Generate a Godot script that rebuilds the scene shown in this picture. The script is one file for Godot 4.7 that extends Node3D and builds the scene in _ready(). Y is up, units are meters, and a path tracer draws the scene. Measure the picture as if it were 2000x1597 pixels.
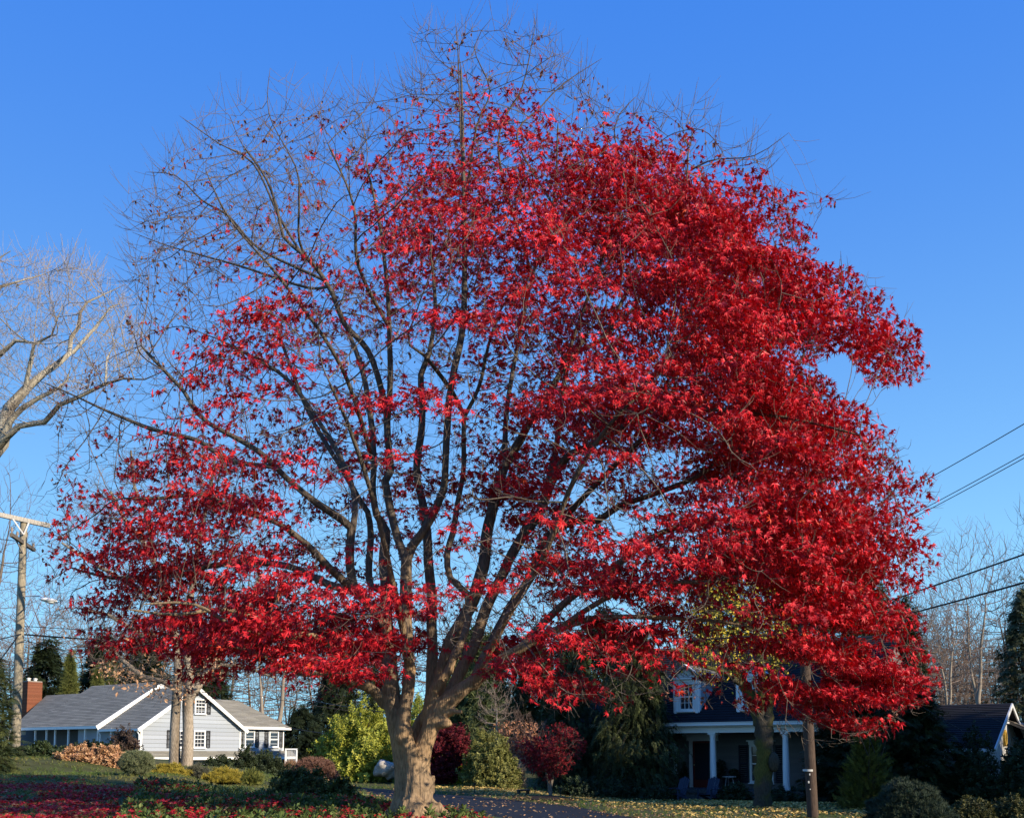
extends Node3D
# A red Japanese maple on a lawn bank in front of a suburban street. Units are metres, y is up.

const F := 1930.0      # focal length and principal point of the photograph, in its pixels
const CX := 1000.0
const CY := 1296.0
const PITCH := 0.0873
const EYE := Vector3(0, 1.6, 0)
const SUN := Vector3(0.84, 0.38, 0.54)

var rng := RandomNumberGenerator.new()
var M := {}
var MESH := {}
var used := {}
var noise := FastNoiseLite.new()
var ctrl := PackedVector3Array()   # ground heights: x, z, height


# ---------------------------------------------------------------- meshes
class MB:
	var v := PackedVector3Array()
	var n := PackedVector3Array()
	var c := PackedColorArray()
	var ix := PackedInt32Array()
	var col := Color(1, 1, 1)

	func tri(a: Vector3, b: Vector3, d: Vector3) -> void:
		var k := (d - a).cross(b - a).normalized()
		var s := v.size()
		v.append(a); v.append(b); v.append(d)
		n.append(k); n.append(k); n.append(k)
		c.append(col); c.append(col); c.append(col)
		ix.append(s); ix.append(s + 1); ix.append(s + 2)

	func quad(a: Vector3, b: Vector3, d: Vector3, e: Vector3) -> void:   # clockwise seen from its front
		tri(a, b, d)
		tri(a, d, e)

	func box(at: Vector3, size: Vector3, basis := Basis()) -> void:
		var h := size * 0.5
		var ax := [basis.x * h.x, basis.y * h.y, basis.z * h.z]
		for k in 3:
			for s in [-1.0, 1.0]:
				var w: Vector3 = ax[k] * s
				var u: Vector3 = ax[(k + 1) % 3]
				var t: Vector3 = ax[(k + 2) % 3] * s
				quad(at + w - u - t, at + w - u + t, at + w + u + t, at + w + u - t)

	func slab(p: Array, thick: Vector3) -> void:    # a flat polygon (clockwise from its front) given a thickness backwards along «thick»
		for i in range(1, p.size() - 1):
			tri(p[0], p[i], p[i + 1])
			tri(p[0] + thick, p[i + 1] + thick, p[i] + thick)
		for i in p.size():
			var a: Vector3 = p[i]
			var b: Vector3 = p[(i + 1) % p.size()]
			quad(b, a, a + thick, b + thick)

	func tube(pts: PackedVector3Array, radii: PackedFloat32Array, sides: int, capped := false, wob := 0.0) -> void:
		if pts.size() < 2:
			return
		var t := (pts[1] - pts[0]).normalized()
		var x := t.cross(Vector3(0.31, 0.17, 0.93)).normalized()
		if x.length() < 0.5:
			x = t.cross(Vector3.RIGHT).normalized()
		var base := v.size()
		for i in pts.size():
			var nt := t
			if i > 0 and i < pts.size() - 1:
				nt = (pts[i + 1] - pts[i - 1]).normalized()
			elif i > 0:
				nt = (pts[i] - pts[i - 1]).normalized()
			x = (x - nt * x.dot(nt)).normalized()
			var y := nt.cross(x)
			for k in sides:
				var a := TAU * k / sides
				var r := x * cos(a) + y * sin(a)
				var q := radii[i] * (1.0 + wob * sin(a * 3.0 + i * 1.7) + wob * 0.7 * sin(a * 2.0 - i * 0.9))
				v.append(pts[i] + r * q)
				n.append(r)
				c.append(col)
		for i in pts.size() - 1:
			for k in sides:
				var a := base + i * sides + k
				var b := base + i * sides + (k + 1) % sides
				var d := a + sides
				var e := b + sides
				ix.append(a); ix.append(d); ix.append(e)
				ix.append(a); ix.append(e); ix.append(b)
		if capped:
			var l := base + (pts.size() - 1) * sides
			for k in range(1, sides - 1):
				tri(v[l], v[l + k + 1], v[l + k])
				tri(v[base], v[base + k], v[base + k + 1])

	func lathe(at: Vector3, prof: PackedVector2Array, sides: int) -> void:   # prof: (radius, height) from bottom to top
		var pts := PackedVector3Array()
		var rad := PackedFloat32Array()
		for p in prof:
			pts.append(at + Vector3(0, p.y, 0))
			rad.append(p.x)
		tube(pts, rad, sides, true)

	func ball(at: Vector3, r: Vector3, rings: int, sides: int) -> void:
		var base := v.size()
		for i in rings + 1:
			var a := PI * i / rings
			for k in sides:
				var b := TAU * k / sides
				var d := Vector3(sin(a) * cos(b), -cos(a), -sin(a) * sin(b))
				v.append(at + d * r)
				n.append((d / r).normalized())
				c.append(col)
		for i in rings:
			for k in sides:
				var a := base + i * sides + k
				var b := base + i * sides + (k + 1) % sides
				ix.append(a); ix.append(a + sides); ix.append(b + sides)
				ix.append(a); ix.append(b + sides); ix.append(b)

	func mesh() -> ArrayMesh:
		var m := ArrayMesh.new()
		if ix.is_empty():
			return m
		var a := []
		a.resize(Mesh.ARRAY_MAX)
		a[Mesh.ARRAY_VERTEX] = v
		a[Mesh.ARRAY_NORMAL] = n
		a[Mesh.ARRAY_COLOR] = c
		a[Mesh.ARRAY_INDEX] = ix
		m.add_surface_from_arrays(Mesh.PRIMITIVE_TRIANGLES, a)
		return m


# ---------------------------------------------------------------- objects
func numbered(called: String) -> String:
	used[called] = used.get(called, -1) + 1
	return called if used[called] == 0 else "%s_%03d" % [called, used[called]]

func tag(o: Node, label: String, category: String, group := "") -> Node:
	o.set_meta("label", label)
	o.set_meta("category", category)
	if group:
		o.set_meta("group", group)
	return o

func thing(called: String, label: String, category: String, at := Vector3.ZERO, turn := 0.0, group := "") -> Node3D:
	var o := Node3D.new()
	o.name = numbered(called)
	add_child(o)
	o.position = at
	o.rotation.y = turn
	tag(o, label, category, group)
	return o

func part(called: String, m: Mesh, mat: Material, parent: Node, kind := "") -> MeshInstance3D:
	var o := MeshInstance3D.new()
	o.mesh = m
	o.material_override = mat
	o.name = numbered(called) if parent == self else called
	parent.add_child(o, true)
	if kind:
		o.set_meta("kind", kind)
	return o

func obj(called: String, b: MB, mat: Material, parent: Node, kind := "") -> MeshInstance3D:
	return part(called, b.mesh(), mat, parent, kind)

func scatter(called: String, m: Mesh, mat: Material, xf: Array, cols: PackedColorArray, parent: Node, kind := "stuff") -> MultiMeshInstance3D:
	var mm := MultiMesh.new()
	mm.transform_format = MultiMesh.TRANSFORM_3D
	mm.use_colors = true
	mm.mesh = m
	mm.instance_count = xf.size()
	for i in xf.size():
		mm.set_instance_transform(i, xf[i])
		mm.set_instance_color(i, cols[i])
	var o := MultiMeshInstance3D.new()
	o.multimesh = mm
	o.material_override = mat
	o.name = numbered(called) if parent == self else called
	parent.add_child(o, true)
	if kind:
		o.set_meta("kind", kind)
	return o

func dup(root: Node3D, at: Vector3, turn: float, size: float, label: String) -> Node3D:
	var r: Node3D = root.duplicate()
	r.name = numbered(str(root.name).rstrip("_0123456789"))
	add_child(r)
	r.position = at
	r.rotation = Vector3(0, turn, 0)
	r.scale = Vector3.ONE * size
	r.set_meta("label", label)
	return r

func lin(r: float, g: float, b: float) -> Color:   # a base colour given in linear values, for materials
	return Color(r, g, b).linear_to_srgb()

func vary(c: Color, amount: float) -> Color:
	var k := 1.0 + rng.randf_range(-amount, amount)
	return Color(c.r * k * (1.0 + rng.randf_range(-amount, amount) * 0.3), c.g * k, c.b * k * (1.0 + rng.randf_range(-amount, amount) * 0.3))

func frame(y: Vector3, hint: Vector3) -> Basis:    # a basis whose y axis is y
	var x := y.cross(hint).normalized()
	if x.length() < 0.5:
		x = y.cross(Vector3(0.3, 0.2, 0.9)).normalized()
	return Basis(x, y, x.cross(y))

func rdir() -> Vector3:
	var z := rng.randf_range(-1, 1)
	var a := rng.randf_range(0, TAU)
	var s := sqrt(1.0 - z * z)
	return Vector3(s * cos(a), z, s * sin(a))

func P(px: float, py: float, d: float) -> Vector3:     # the place at depth d (metres along the ground) seen at a pixel of the photograph
	var xc := (px - CX) / F
	var yc := (CY - py) / F
	var dir := Vector3(xc, yc * cos(PITCH) + sin(PITCH), -cos(PITCH) + yc * sin(PITCH))
	return EYE + dir * (d / -dir.z)

func Q(p: Vector3) -> Vector2:
	var r := p - EYE
	var up := Vector3(0, cos(PITCH), sin(PITCH))
	var fw := Vector3(0, sin(PITCH), -cos(PITCH))
	var z := r.dot(fw)
	return Vector2(CX + F * r.x / z, CY - F * r.dot(up) / z)

func G(px: float, d: float) -> Vector3:    # the point of the ground at depth d under a pixel column
	var x := (px - CX) / F * d
	return Vector3(x, H(x, -d), -d)

func H(x: float, z: float) -> float:
	var s := 0.0
	var w := 0.0
	for p in ctrl:
		var dx := x - p.x
		var dz := z - p.y
		var k := 1.0 / (dx * dx + dz * dz + 0.3)
		k *= k
		s += k * p.z
		w += k
	return s / w


# ---------------------------------------------------------------- growth: branches reach for points spread through a crown
func grow(pos: PackedVector3Array, par: PackedInt32Array, goals: PackedVector3Array, step: float, infl: float, kill: float, rounds: int, lift: Vector3) -> Array:
	var cells := {}
	var alive := PackedByteArray()
	var near := PackedInt32Array()
	var nd := PackedFloat32Array()
	alive.resize(goals.size()); alive.fill(1)
	near.resize(goals.size()); near.fill(-1)
	nd.resize(goals.size()); nd.fill(infl * infl)
	for i in goals.size():
		var key := Vector3i((goals[i] / infl).floor())
		if not cells.has(key):
			cells[key] = []
		cells[key].append(i)
	var fresh := 0
	var kids := PackedInt32Array()
	kids.resize(pos.size())
	var last := PackedVector3Array()
	last.resize(pos.size())
	for round_ in rounds:
		for j in range(fresh, pos.size()):
			var q := pos[j]
			var key := Vector3i((q / infl).floor())
			for dx in range(-1, 2):
				for dy in range(-1, 2):
					for dz in range(-1, 2):
						var cell = cells.get(key + Vector3i(dx, dy, dz))
						if cell == null:
							continue
						for i in cell:
							if alive[i]:
								var d := q.distance_squared_to(goals[i])
								if d < kill * kill:
									alive[i] = 0
								elif d < nd[i]:
									nd[i] = d
									near[i] = j
		fresh = pos.size()
		var pull := {}
		for i in goals.size():
			if alive[i] and near[i] >= 0:
				var j := near[i]
				pull[j] = pull.get(j, Vector3.ZERO) + (goals[i] - pos[j]).normalized()
		if pull.is_empty():
			break
		var grew := false
		for j in pull:
			if kids[j] > 2:
				continue
			var d: Vector3 = (pull[j].normalized() + lift + rdir() * 0.16).normalized()
			var to: Vector3 = pos[j] + d * step
			if kids[j] > 0 and to.distance_squared_to(last[j]) < step * step * 0.1:
				kids[j] = 3
				continue
			kids[j] += 1
			last[j] = to
			pos.append(to)
			par.append(j)
			kids.append(0)
			last.append(to)
			grew = true
		if not grew:
			break
	return [pos, par]

func thickness(par: PackedInt32Array, tip: float, power: float, hand: PackedFloat32Array) -> PackedFloat32Array:
	var r := PackedFloat32Array()
	var s := PackedFloat32Array()
	r.resize(par.size())
	s.resize(par.size())
	for i in range(par.size() - 1, -1, -1):
		r[i] = tip if s[i] == 0.0 else pow(s[i], 1.0 / power)
		if i < hand.size() and hand[i] > 0.0:
			r[i] = hand[i]
		if par[i] >= 0:
			s[par[i]] += pow(r[i], power)
	for i in range(hand.size(), par.size()):
		if par[i] >= 0:
			r[i] = minf(r[i], r[par[i]] * (0.62 if par[i] < hand.size() else 0.97))
	return r

# chains of nodes from «first» on, as tubes; the thick ones into a, the thin ones into b
func limbs_into(pos: PackedVector3Array, par: PackedInt32Array, r: PackedFloat32Array, first: int, a: MB, b: MB, split: float) -> void:
	var heir := PackedInt32Array()
	heir.resize(pos.size())
	heir.fill(-1)
	for i in range(first, pos.size()):
		var p := par[i]
		if p >= first and (heir[p] < 0 or r[heir[p]] < r[i]):
			heir[p] = i
	for i in range(first, pos.size()):
		var p := par[i]
		if p >= first and heir[p] == i:
			continue
		var pts := PackedVector3Array()
		var rad := PackedFloat32Array()
		if p >= 0:
			pts.append(pos[p])
			rad.append(minf(r[i] * 1.15, r[p]))
		var j := i
		while j >= 0:
			pts.append(pos[j])
			rad.append(r[j])
			j = heir[j]
		if pts.size() > 4:    # ease the kinks
			var sm := pts.duplicate()
			for k in range(1, pts.size() - 1):
				sm[k] = pts[k] * 0.5 + (pts[k - 1] + pts[k + 1]) * 0.25
			pts = sm
		var big := r[i]
		rad[rad.size() - 1] *= 0.5
		(a if big > split else b).tube(pts, rad, 7 if big > 0.03 else (5 if big > 0.012 else 3))


# ---------------------------------------------------------------- the scene
func _ready() -> void:
	var cam := Camera3D.new()
	cam.name = "camera"
	add_child(cam)
	cam.position = EYE
	cam.rotation.x = PITCH
	cam.projection = Camera3D.PROJECTION_FRUSTUM
	cam.near = 0.1
	cam.far = 1500.0
	cam.size = 0.1 * 1597.0 / F
	cam.frustum_offset = Vector2(0, 0.1 * (CY - 798.5) / F)
	cam.current = true
	var sky := ProceduralSkyMaterial.new()
	sky.sky_top_color = lin(0.025, 0.136, 0.525)
	sky.sky_horizon_color = lin(0.32, 0.67, 0.84)
	sky.sky_curve = 0.19
	sky.ground_bottom_color = lin(0.05, 0.05, 0.045)
	sky.ground_horizon_color = lin(0.20, 0.21, 0.21)
	sky.sun_angle_max = 8.0
	sky.sky_energy_multiplier = 1.0
	var env := Environment.new()
	env.background_mode = Environment.BG_SKY
	env.sky = Sky.new()
	env.sky.sky_material = sky
	env.tonemap_mode = Environment.TONE_MAPPER_LINEAR
	env.tonemap_exposure = 1.58
	env.sdfgi_enabled = true
	env.ssao_enabled = true
	env.ssil_enabled = true
	var we := WorldEnvironment.new()
	we.name = "world_environment"
	we.environment = env
	add_child(we)
	var sun := DirectionalLight3D.new()
	sun.name = "sun"
	add_child(sun)
	sun.basis = Basis.looking_at(-SUN.normalized())
	sun.light_color = Color(1.0, 0.93, 0.82)
	sun.light_energy = 1.6
	sun.light_angular_distance = 0.5
	sun.shadow_enabled = true

	noise.seed = 5
	noise.frequency = 1.0
	noise.fractal_octaves = 3
	rng.seed = 1
	materials()
	leaf_meshes()
	ground()
	left_house()
	right_house()
	far_right_house()
	far_trees()
	garden()
	poles_and_wires()
	porch_things()
	grass_and_leaves()
	maple()


# ---------------------------------------------------------------- materials and small leaf shapes
func ntex(freq: float, seed_: int, lo: Color, hi: Color, octaves := 4, size := 512, kind := FastNoiseLite.TYPE_SIMPLEX_SMOOTH) -> NoiseTexture2D:
	var f := FastNoiseLite.new()
	f.noise_type = kind
	f.seed = seed_
	f.frequency = freq
	f.fractal_octaves = octaves
	var t := NoiseTexture2D.new()
	t.width = size
	t.height = size
	t.seamless = true
	t.noise = f
	var g := Gradient.new()
	g.set_color(0, lo)
	g.set_color(1, hi)
	t.color_ramp = g
	return t

func mat(called: String, albedo: Color, rough := 0.85, vertex := true) -> StandardMaterial3D:
	var m := StandardMaterial3D.new()
	m.resource_name = called
	m.albedo_color = albedo
	m.roughness = rough
	m.metallic_specular = 0.3
	m.vertex_color_use_as_albedo = vertex
	m.cull_mode = BaseMaterial3D.CULL_DISABLED
	M[called] = m
	return m

func grain(called: String, albedo: Color, t: Texture2D, scale: Vector3, relief := 0.0, bump: Texture2D = null, rough := 0.9) -> StandardMaterial3D:
	var m := mat(called, albedo, rough)
	m.albedo_texture = t
	m.uv1_triplanar = true
	m.uv1_scale = scale
	if relief > 0.0:
		m.heightmap_enabled = true
		m.heightmap_texture = bump if bump else t
		m.heightmap_scale = relief
	return m

func materials() -> void:
	var soft := ntex(0.012, 3, Color(0.62, 0.62, 0.62), Color(1, 1, 1), 5)
	var streak := ntex(0.02, 5, Color(0.58, 0.58, 0.58), Color(1, 1, 1), 5)
	var fine := ntex(0.06, 9, Color(0.55, 0.55, 0.55), Color(1, 1, 1), 3)
	grain("maple_bark", Color.WHITE, streak, Vector3(5.0, 1.1, 5.0), 1.8, streak, 0.75)
	grain("bark", Color.WHITE, streak, Vector3(3.0, 0.7, 3.0), 2.0, streak, 0.95)
	grain("earth", Color.WHITE, soft, Vector3(0.23, 0.23, 0.23), 1.5, fine, 1.0)
	grain("asphalt", Color.WHITE, fine, Vector3(0.9, 0.9, 0.9), 0.3, fine, 0.8)
	grain("roofing", Color.WHITE, fine, Vector3(0.8, 0.8, 0.8), 0.6, fine, 0.95)
	grain("siding", Color.WHITE, ntex(0.03, 21, Color(0.9, 0.9, 0.9), Color(1, 1, 1), 4), Vector3(0.6, 1.5, 0.6), 0.0, null, 0.75)
	grain("pole_wood", Color.WHITE, streak, Vector3(4.0, 0.35, 4.0), 0.6, streak, 0.9)
	grain("brick_work", Color.WHITE, fine, Vector3(0.7, 2.2, 0.7), 0.5, fine, 0.95)
	grain("stone", Color.WHITE, soft, Vector3(1.5, 1.5, 1.5), 1.5, fine, 0.95)
	mat("paint", Color.WHITE, 0.55)
	mat("metal", Color.WHITE, 0.45)
	mat("cloth", Color.WHITE, 0.95)
	mat("wire", lin(0.02, 0.02, 0.022), 0.6, false)
	var gl := mat("window_glass", lin(0.025, 0.03, 0.04), 0.06, false)
	gl.metallic_specular = 0.6
	for k in [["maple_leaf", 0.5, 0.5, Color(0.62, 0.09, 0.10)], ["leaf", 0.5, 0.6, Color(0.4, 0.45, 0.22)], ["needle", 0.25, 0.7, Color(0.4, 0.45, 0.25)], ["dry_leaf", 0.3, 0.8, Color(0.5, 0.35, 0.2)]]:
		var m := mat(k[0], Color.WHITE, k[2])
		m.backlight_enabled = true
		m.backlight = k[3]
		m.metallic_specular = 0.4 if k[0] == "maple_leaf" else 0.35

func leaf_meshes() -> void:
	# a maple leaf with seven pointed lobes, tip along y, about one unit long, its lobes bent down and its middle folded
	for variant in 3:
		var b := MB.new()
		var lobes := [[0.0, 1.0], [0.62, 0.95], [1.22, 0.78], [1.95, 0.46]]
		var pts := []
		for s in [-1.0, 1.0]:
			var row := []
			for i in lobes.size():
				var a: float = lobes[i][0] * s
				var l: float = lobes[i][1]
				row.append([a, l])
				if i < lobes.size() - 1:
					row.append([(a + lobes[i + 1][0] * s) * 0.5, 0.36])
			if s < 0.0:
				row.reverse()
				row.pop_back()
			pts.append_array(row)
		var curl := [0.22, 0.5, 0.9][variant] as float
		var ring := PackedVector3Array()
		for p in pts:
			ring.append(Vector3(sin(p[0]) * p[1], cos(p[0]) * p[1], -curl * p[1] * p[1] * (0.6 + 0.4 * sin(p[0] * 3.0 + variant)) + 0.12 * absf(sin(p[0]))))
		var mid := Vector3(0, 0.02, 0.0)
		for i in ring.size() - 1:
			b.tri(mid, ring[i], ring[i + 1])
		var st := Vector3(0.012, 0, 0)
		b.tri(mid + st, mid - st, Vector3(0, -0.7, -0.1))
		MESH["maple_leaf_%d" % variant] = b.mesh()
	# a shrivelled leaf
	var b := MB.new()
	for i in 5:
		var a := TAU * i / 5.0
		var e := TAU * (i + 1) / 5.0
		b.tri(Vector3(0, 0.1, 0.15), Vector3(sin(a) * 0.4, cos(a) * 0.7, -0.45 + 0.5 * (i % 2)), Vector3(sin(e) * 0.35, cos(e) * 0.6, -0.4))
	MESH["dry_leaf"] = b.mesh()
	# an oval leaf folded along its rib
	b = MB.new()
	for s in [-1.0, 1.0]:
		var side := [Vector3(0, 0, 0), Vector3(0.2 * s, 0.28, 0.07), Vector3(0.24 * s, 0.55, 0.06), Vector3(0, 1.0, -0.12)]
		if s > 0.0:
			b.tri(side[0], side[3], side[2]); b.tri(side[0], side[2], side[1])
		else:
			b.tri(side[0], side[2], side[3]); b.tri(side[0], side[1], side[2])
	MESH["oval_leaf"] = b.mesh()
	# a rosette of oval leaves round a shoot
	for big in [["rosette", 9, 0.55], ["shoot", 14, 0.36]]:
		b = MB.new()
		rng.seed = 77
		for i in big[1]:
			var a: float = i * 2.4
			var up: float = 0.15 + 0.75 * float(i) / big[1] + rng.randf_range(-0.1, 0.1)
			var dir := Vector3(cos(a) * (1.05 - up * 0.6), up, sin(a) * (1.05 - up * 0.6)).normalized()
			var f := frame(dir, Vector3.UP)
			var at := Vector3(0, 0.5 * float(i) / big[1], 0)
			var l: float = big[2] * rng.randf_range(0.8, 1.15)
			var w := l * 0.24
			var tip := at + dir * l + Vector3(0, -0.08, 0)
			var ml := at + dir * l * 0.5 + f.x * w + Vector3(0, 0.03, 0)
			var mr := at + dir * l * 0.5 - f.x * w + Vector3(0, 0.03, 0)
			b.tri(at, ml, tip); b.tri(at, tip, mr)
		MESH[big[0]] = b.mesh()
	# flat sprays of scale-like foliage
	for kind in [["spray", 12, 0.45, -0.25], ["plume", 16, 0.26, -0.1], ["weeping", 13, 0.30, -0.9]]:
		b = MB.new()
		rng.seed = 78
		for i in kind[1]:
			var t: float = (i + 0.5) / float(kind[1])
			for s in [-1.0, 1.0]:
				var at := Vector3(0, t * 0.9, kind[3] * t * t)
				var l: float = kind[2] * (1.0 - t * 0.75) * rng.randf_range(0.7, 1.2)
				var dir := Vector3(s * 0.85, 0.62, rng.randf_range(-0.5, 0.25) + kind[3] * 0.4).normalized()
				var w := Vector3(-dir.y, dir.x, 0).normalized() * l * 0.16
				b.tri(at - w * 0.5, at + dir * l * 0.55 + w, at + dir * l)
				b.tri(at + w * 0.5, at + dir * l, at + dir * l * 0.5 - w)
		MESH[kind[0]] = b.mesh()
	# a tuft of needles
	b = MB.new()
	rng.seed = 79
	for i in 22:
		var d := (rdir() + Vector3(0, 0.9, 0)).normalized()
		var w := d.cross(rdir()).normalized() * 0.05
		b.tri(Vector3.ZERO - w, d * rng.randf_range(0.6, 1.0), w)
	MESH["needles"] = b.mesh()
	# a tuft of grass
	b = MB.new()
	for i in 9:
		var a := rng.randf_range(0, TAU)
		var base := Vector3(cos(a * 3.1), 0, sin(a * 3.1)) * rng.randf_range(0.0, 0.5)
		var lean := Vector3(cos(a), 0, sin(a)) * rng.randf_range(0.1, 0.7)
		var w := Vector3(-sin(a), 0, cos(a)) * 0.07
		var tip := base + lean + Vector3(0, rng.randf_range(0.6, 1.0), 0)
		var m_ := base + lean * 0.35 + Vector3(0, 0.5, 0)
		b.tri(base - w, m_, base + w)
		b.tri(m_ - w * 0.6, tip, m_ + w * 0.6)
	MESH["grass"] = b.mesh()


# ---------------------------------------------------------------- the red maple
const MAPLE_D := 9.5
const CROWN := [    # how thick the leaves hang, 0 to 9, in squares of 80 pixels from (60, 20); a dot is open sky
	".........0000..........",
	".........01120.........",
	"....0001313430000......",
	"...000023343578500.....",
	"..000112478678998751...",
	"..000122577677899960...",
	"..0012324555656899960..",
	"..01166333456667899982.",
	".001653211236777896485.",
	"0001334544247899799810.",
	"0124335533455787999961.",
	"0455774454588647888773.",
	"1455654333237647899983.",
	"1567766211237878999994.",
	"0678897974246898237970.",
	".367899996178887479995.",
	"...11.1361.45531258997.",
	"..................382..",
]
var seeds := PackedVector3Array()
var seed_par := PackedInt32Array()
var seed_r := PackedFloat32Array()
var strands := []
var limb_list := []

# the open sky that bites into the crown's right side
var bites := [PackedVector2Array([Vector2(1505, 325), Vector2(1485, 362), Vector2(1605, 370), Vector2(1645, 400), Vector2(1575, 428), Vector2(1608, 480), Vector2(1598, 512), Vector2(1655, 518), Vector2(1745, 562), Vector2(1755, 596), Vector2(1792, 620), Vector2(1825, 735), Vector2(2000, 735), Vector2(2000, 150), Vector2(1600, 150)]),
	PackedVector2Array([Vector2(1590, 702), Vector2(1650, 688), Vector2(1698, 758), Vector2(1830, 748), Vector2(1900, 900), Vector2(1798, 900), Vector2(1742, 826), Vector2(1640, 762)])]

func in_bite(p: Vector2) -> bool:
	return p.x > 1480.0 and (Geometry2D.is_point_in_polygon(p, bites[0]) or Geometry2D.is_point_in_polygon(p, bites[1]))

func crown_at(px: float, py: float) -> float:    # bilinear; negative outside
	if in_bite(Vector2(px, py)):
		return -4.0
	var gx := (px - 100.0) / 80.0
	var gy := (py - 60.0) / 80.0
	var ix := int(floor(gx))
	var iy := int(floor(gy))
	var s := 0.0
	for dy in 2:
		for dx in 2:
			var w := (1.0 - absf(gx - ix - dx)) * (1.0 - absf(gy - iy - dy))
			var x := ix + dx
			var y := iy + dy
			var k := -4.0
			if x >= 0 and x < 23 and y >= 0 and y < CROWN.size():
				var ch: String = CROWN[y][x]
				k = -4.0 if ch == "." else float(ch)
			s += w * k
	return s

# a limb drawn as places in the photograph: x, y, radius in pixels, and how far towards the camera it leans (metres)
func limb(pts: Array, from_dist := 0.5) -> void:
	var w := PackedVector3Array()
	var r := PackedFloat32Array()
	for p in pts:
		var d: float = MAPLE_D - p[3]
		w.append(P(p[0], p[1], d))
		r.append(p[2] * d / F)
	# resample with a smooth curve
	var q := PackedVector3Array()
	var qr := PackedFloat32Array()
	for i in w.size() - 1:
		var a := w[maxi(i - 1, 0)]
		var b := w[i]
		var c := w[i + 1]
		var e := w[mini(i + 2, w.size() - 1)]
		var k := maxi(1, int(b.distance_to(c) / 0.10))
		for j in k:
			var t := float(j) / k
			q.append(b.cubic_interpolate(c, a, e, t))
			qr.append(lerpf(r[i], r[i + 1], t))
	q.append(w[w.size() - 1])
	qr.append(r[r.size() - 1])
	var parent := -1
	var best := from_dist
	for i in seeds.size():
		var d := seeds[i].distance_to(q[0])
		if d < best:
			best = d
			parent = i
	for i in q.size():
		seeds.append(q[i])
		seed_par.append(parent)
		seed_r.append(qr[i])
		parent = seeds.size() - 1
	strands.append([q, qr])

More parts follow.
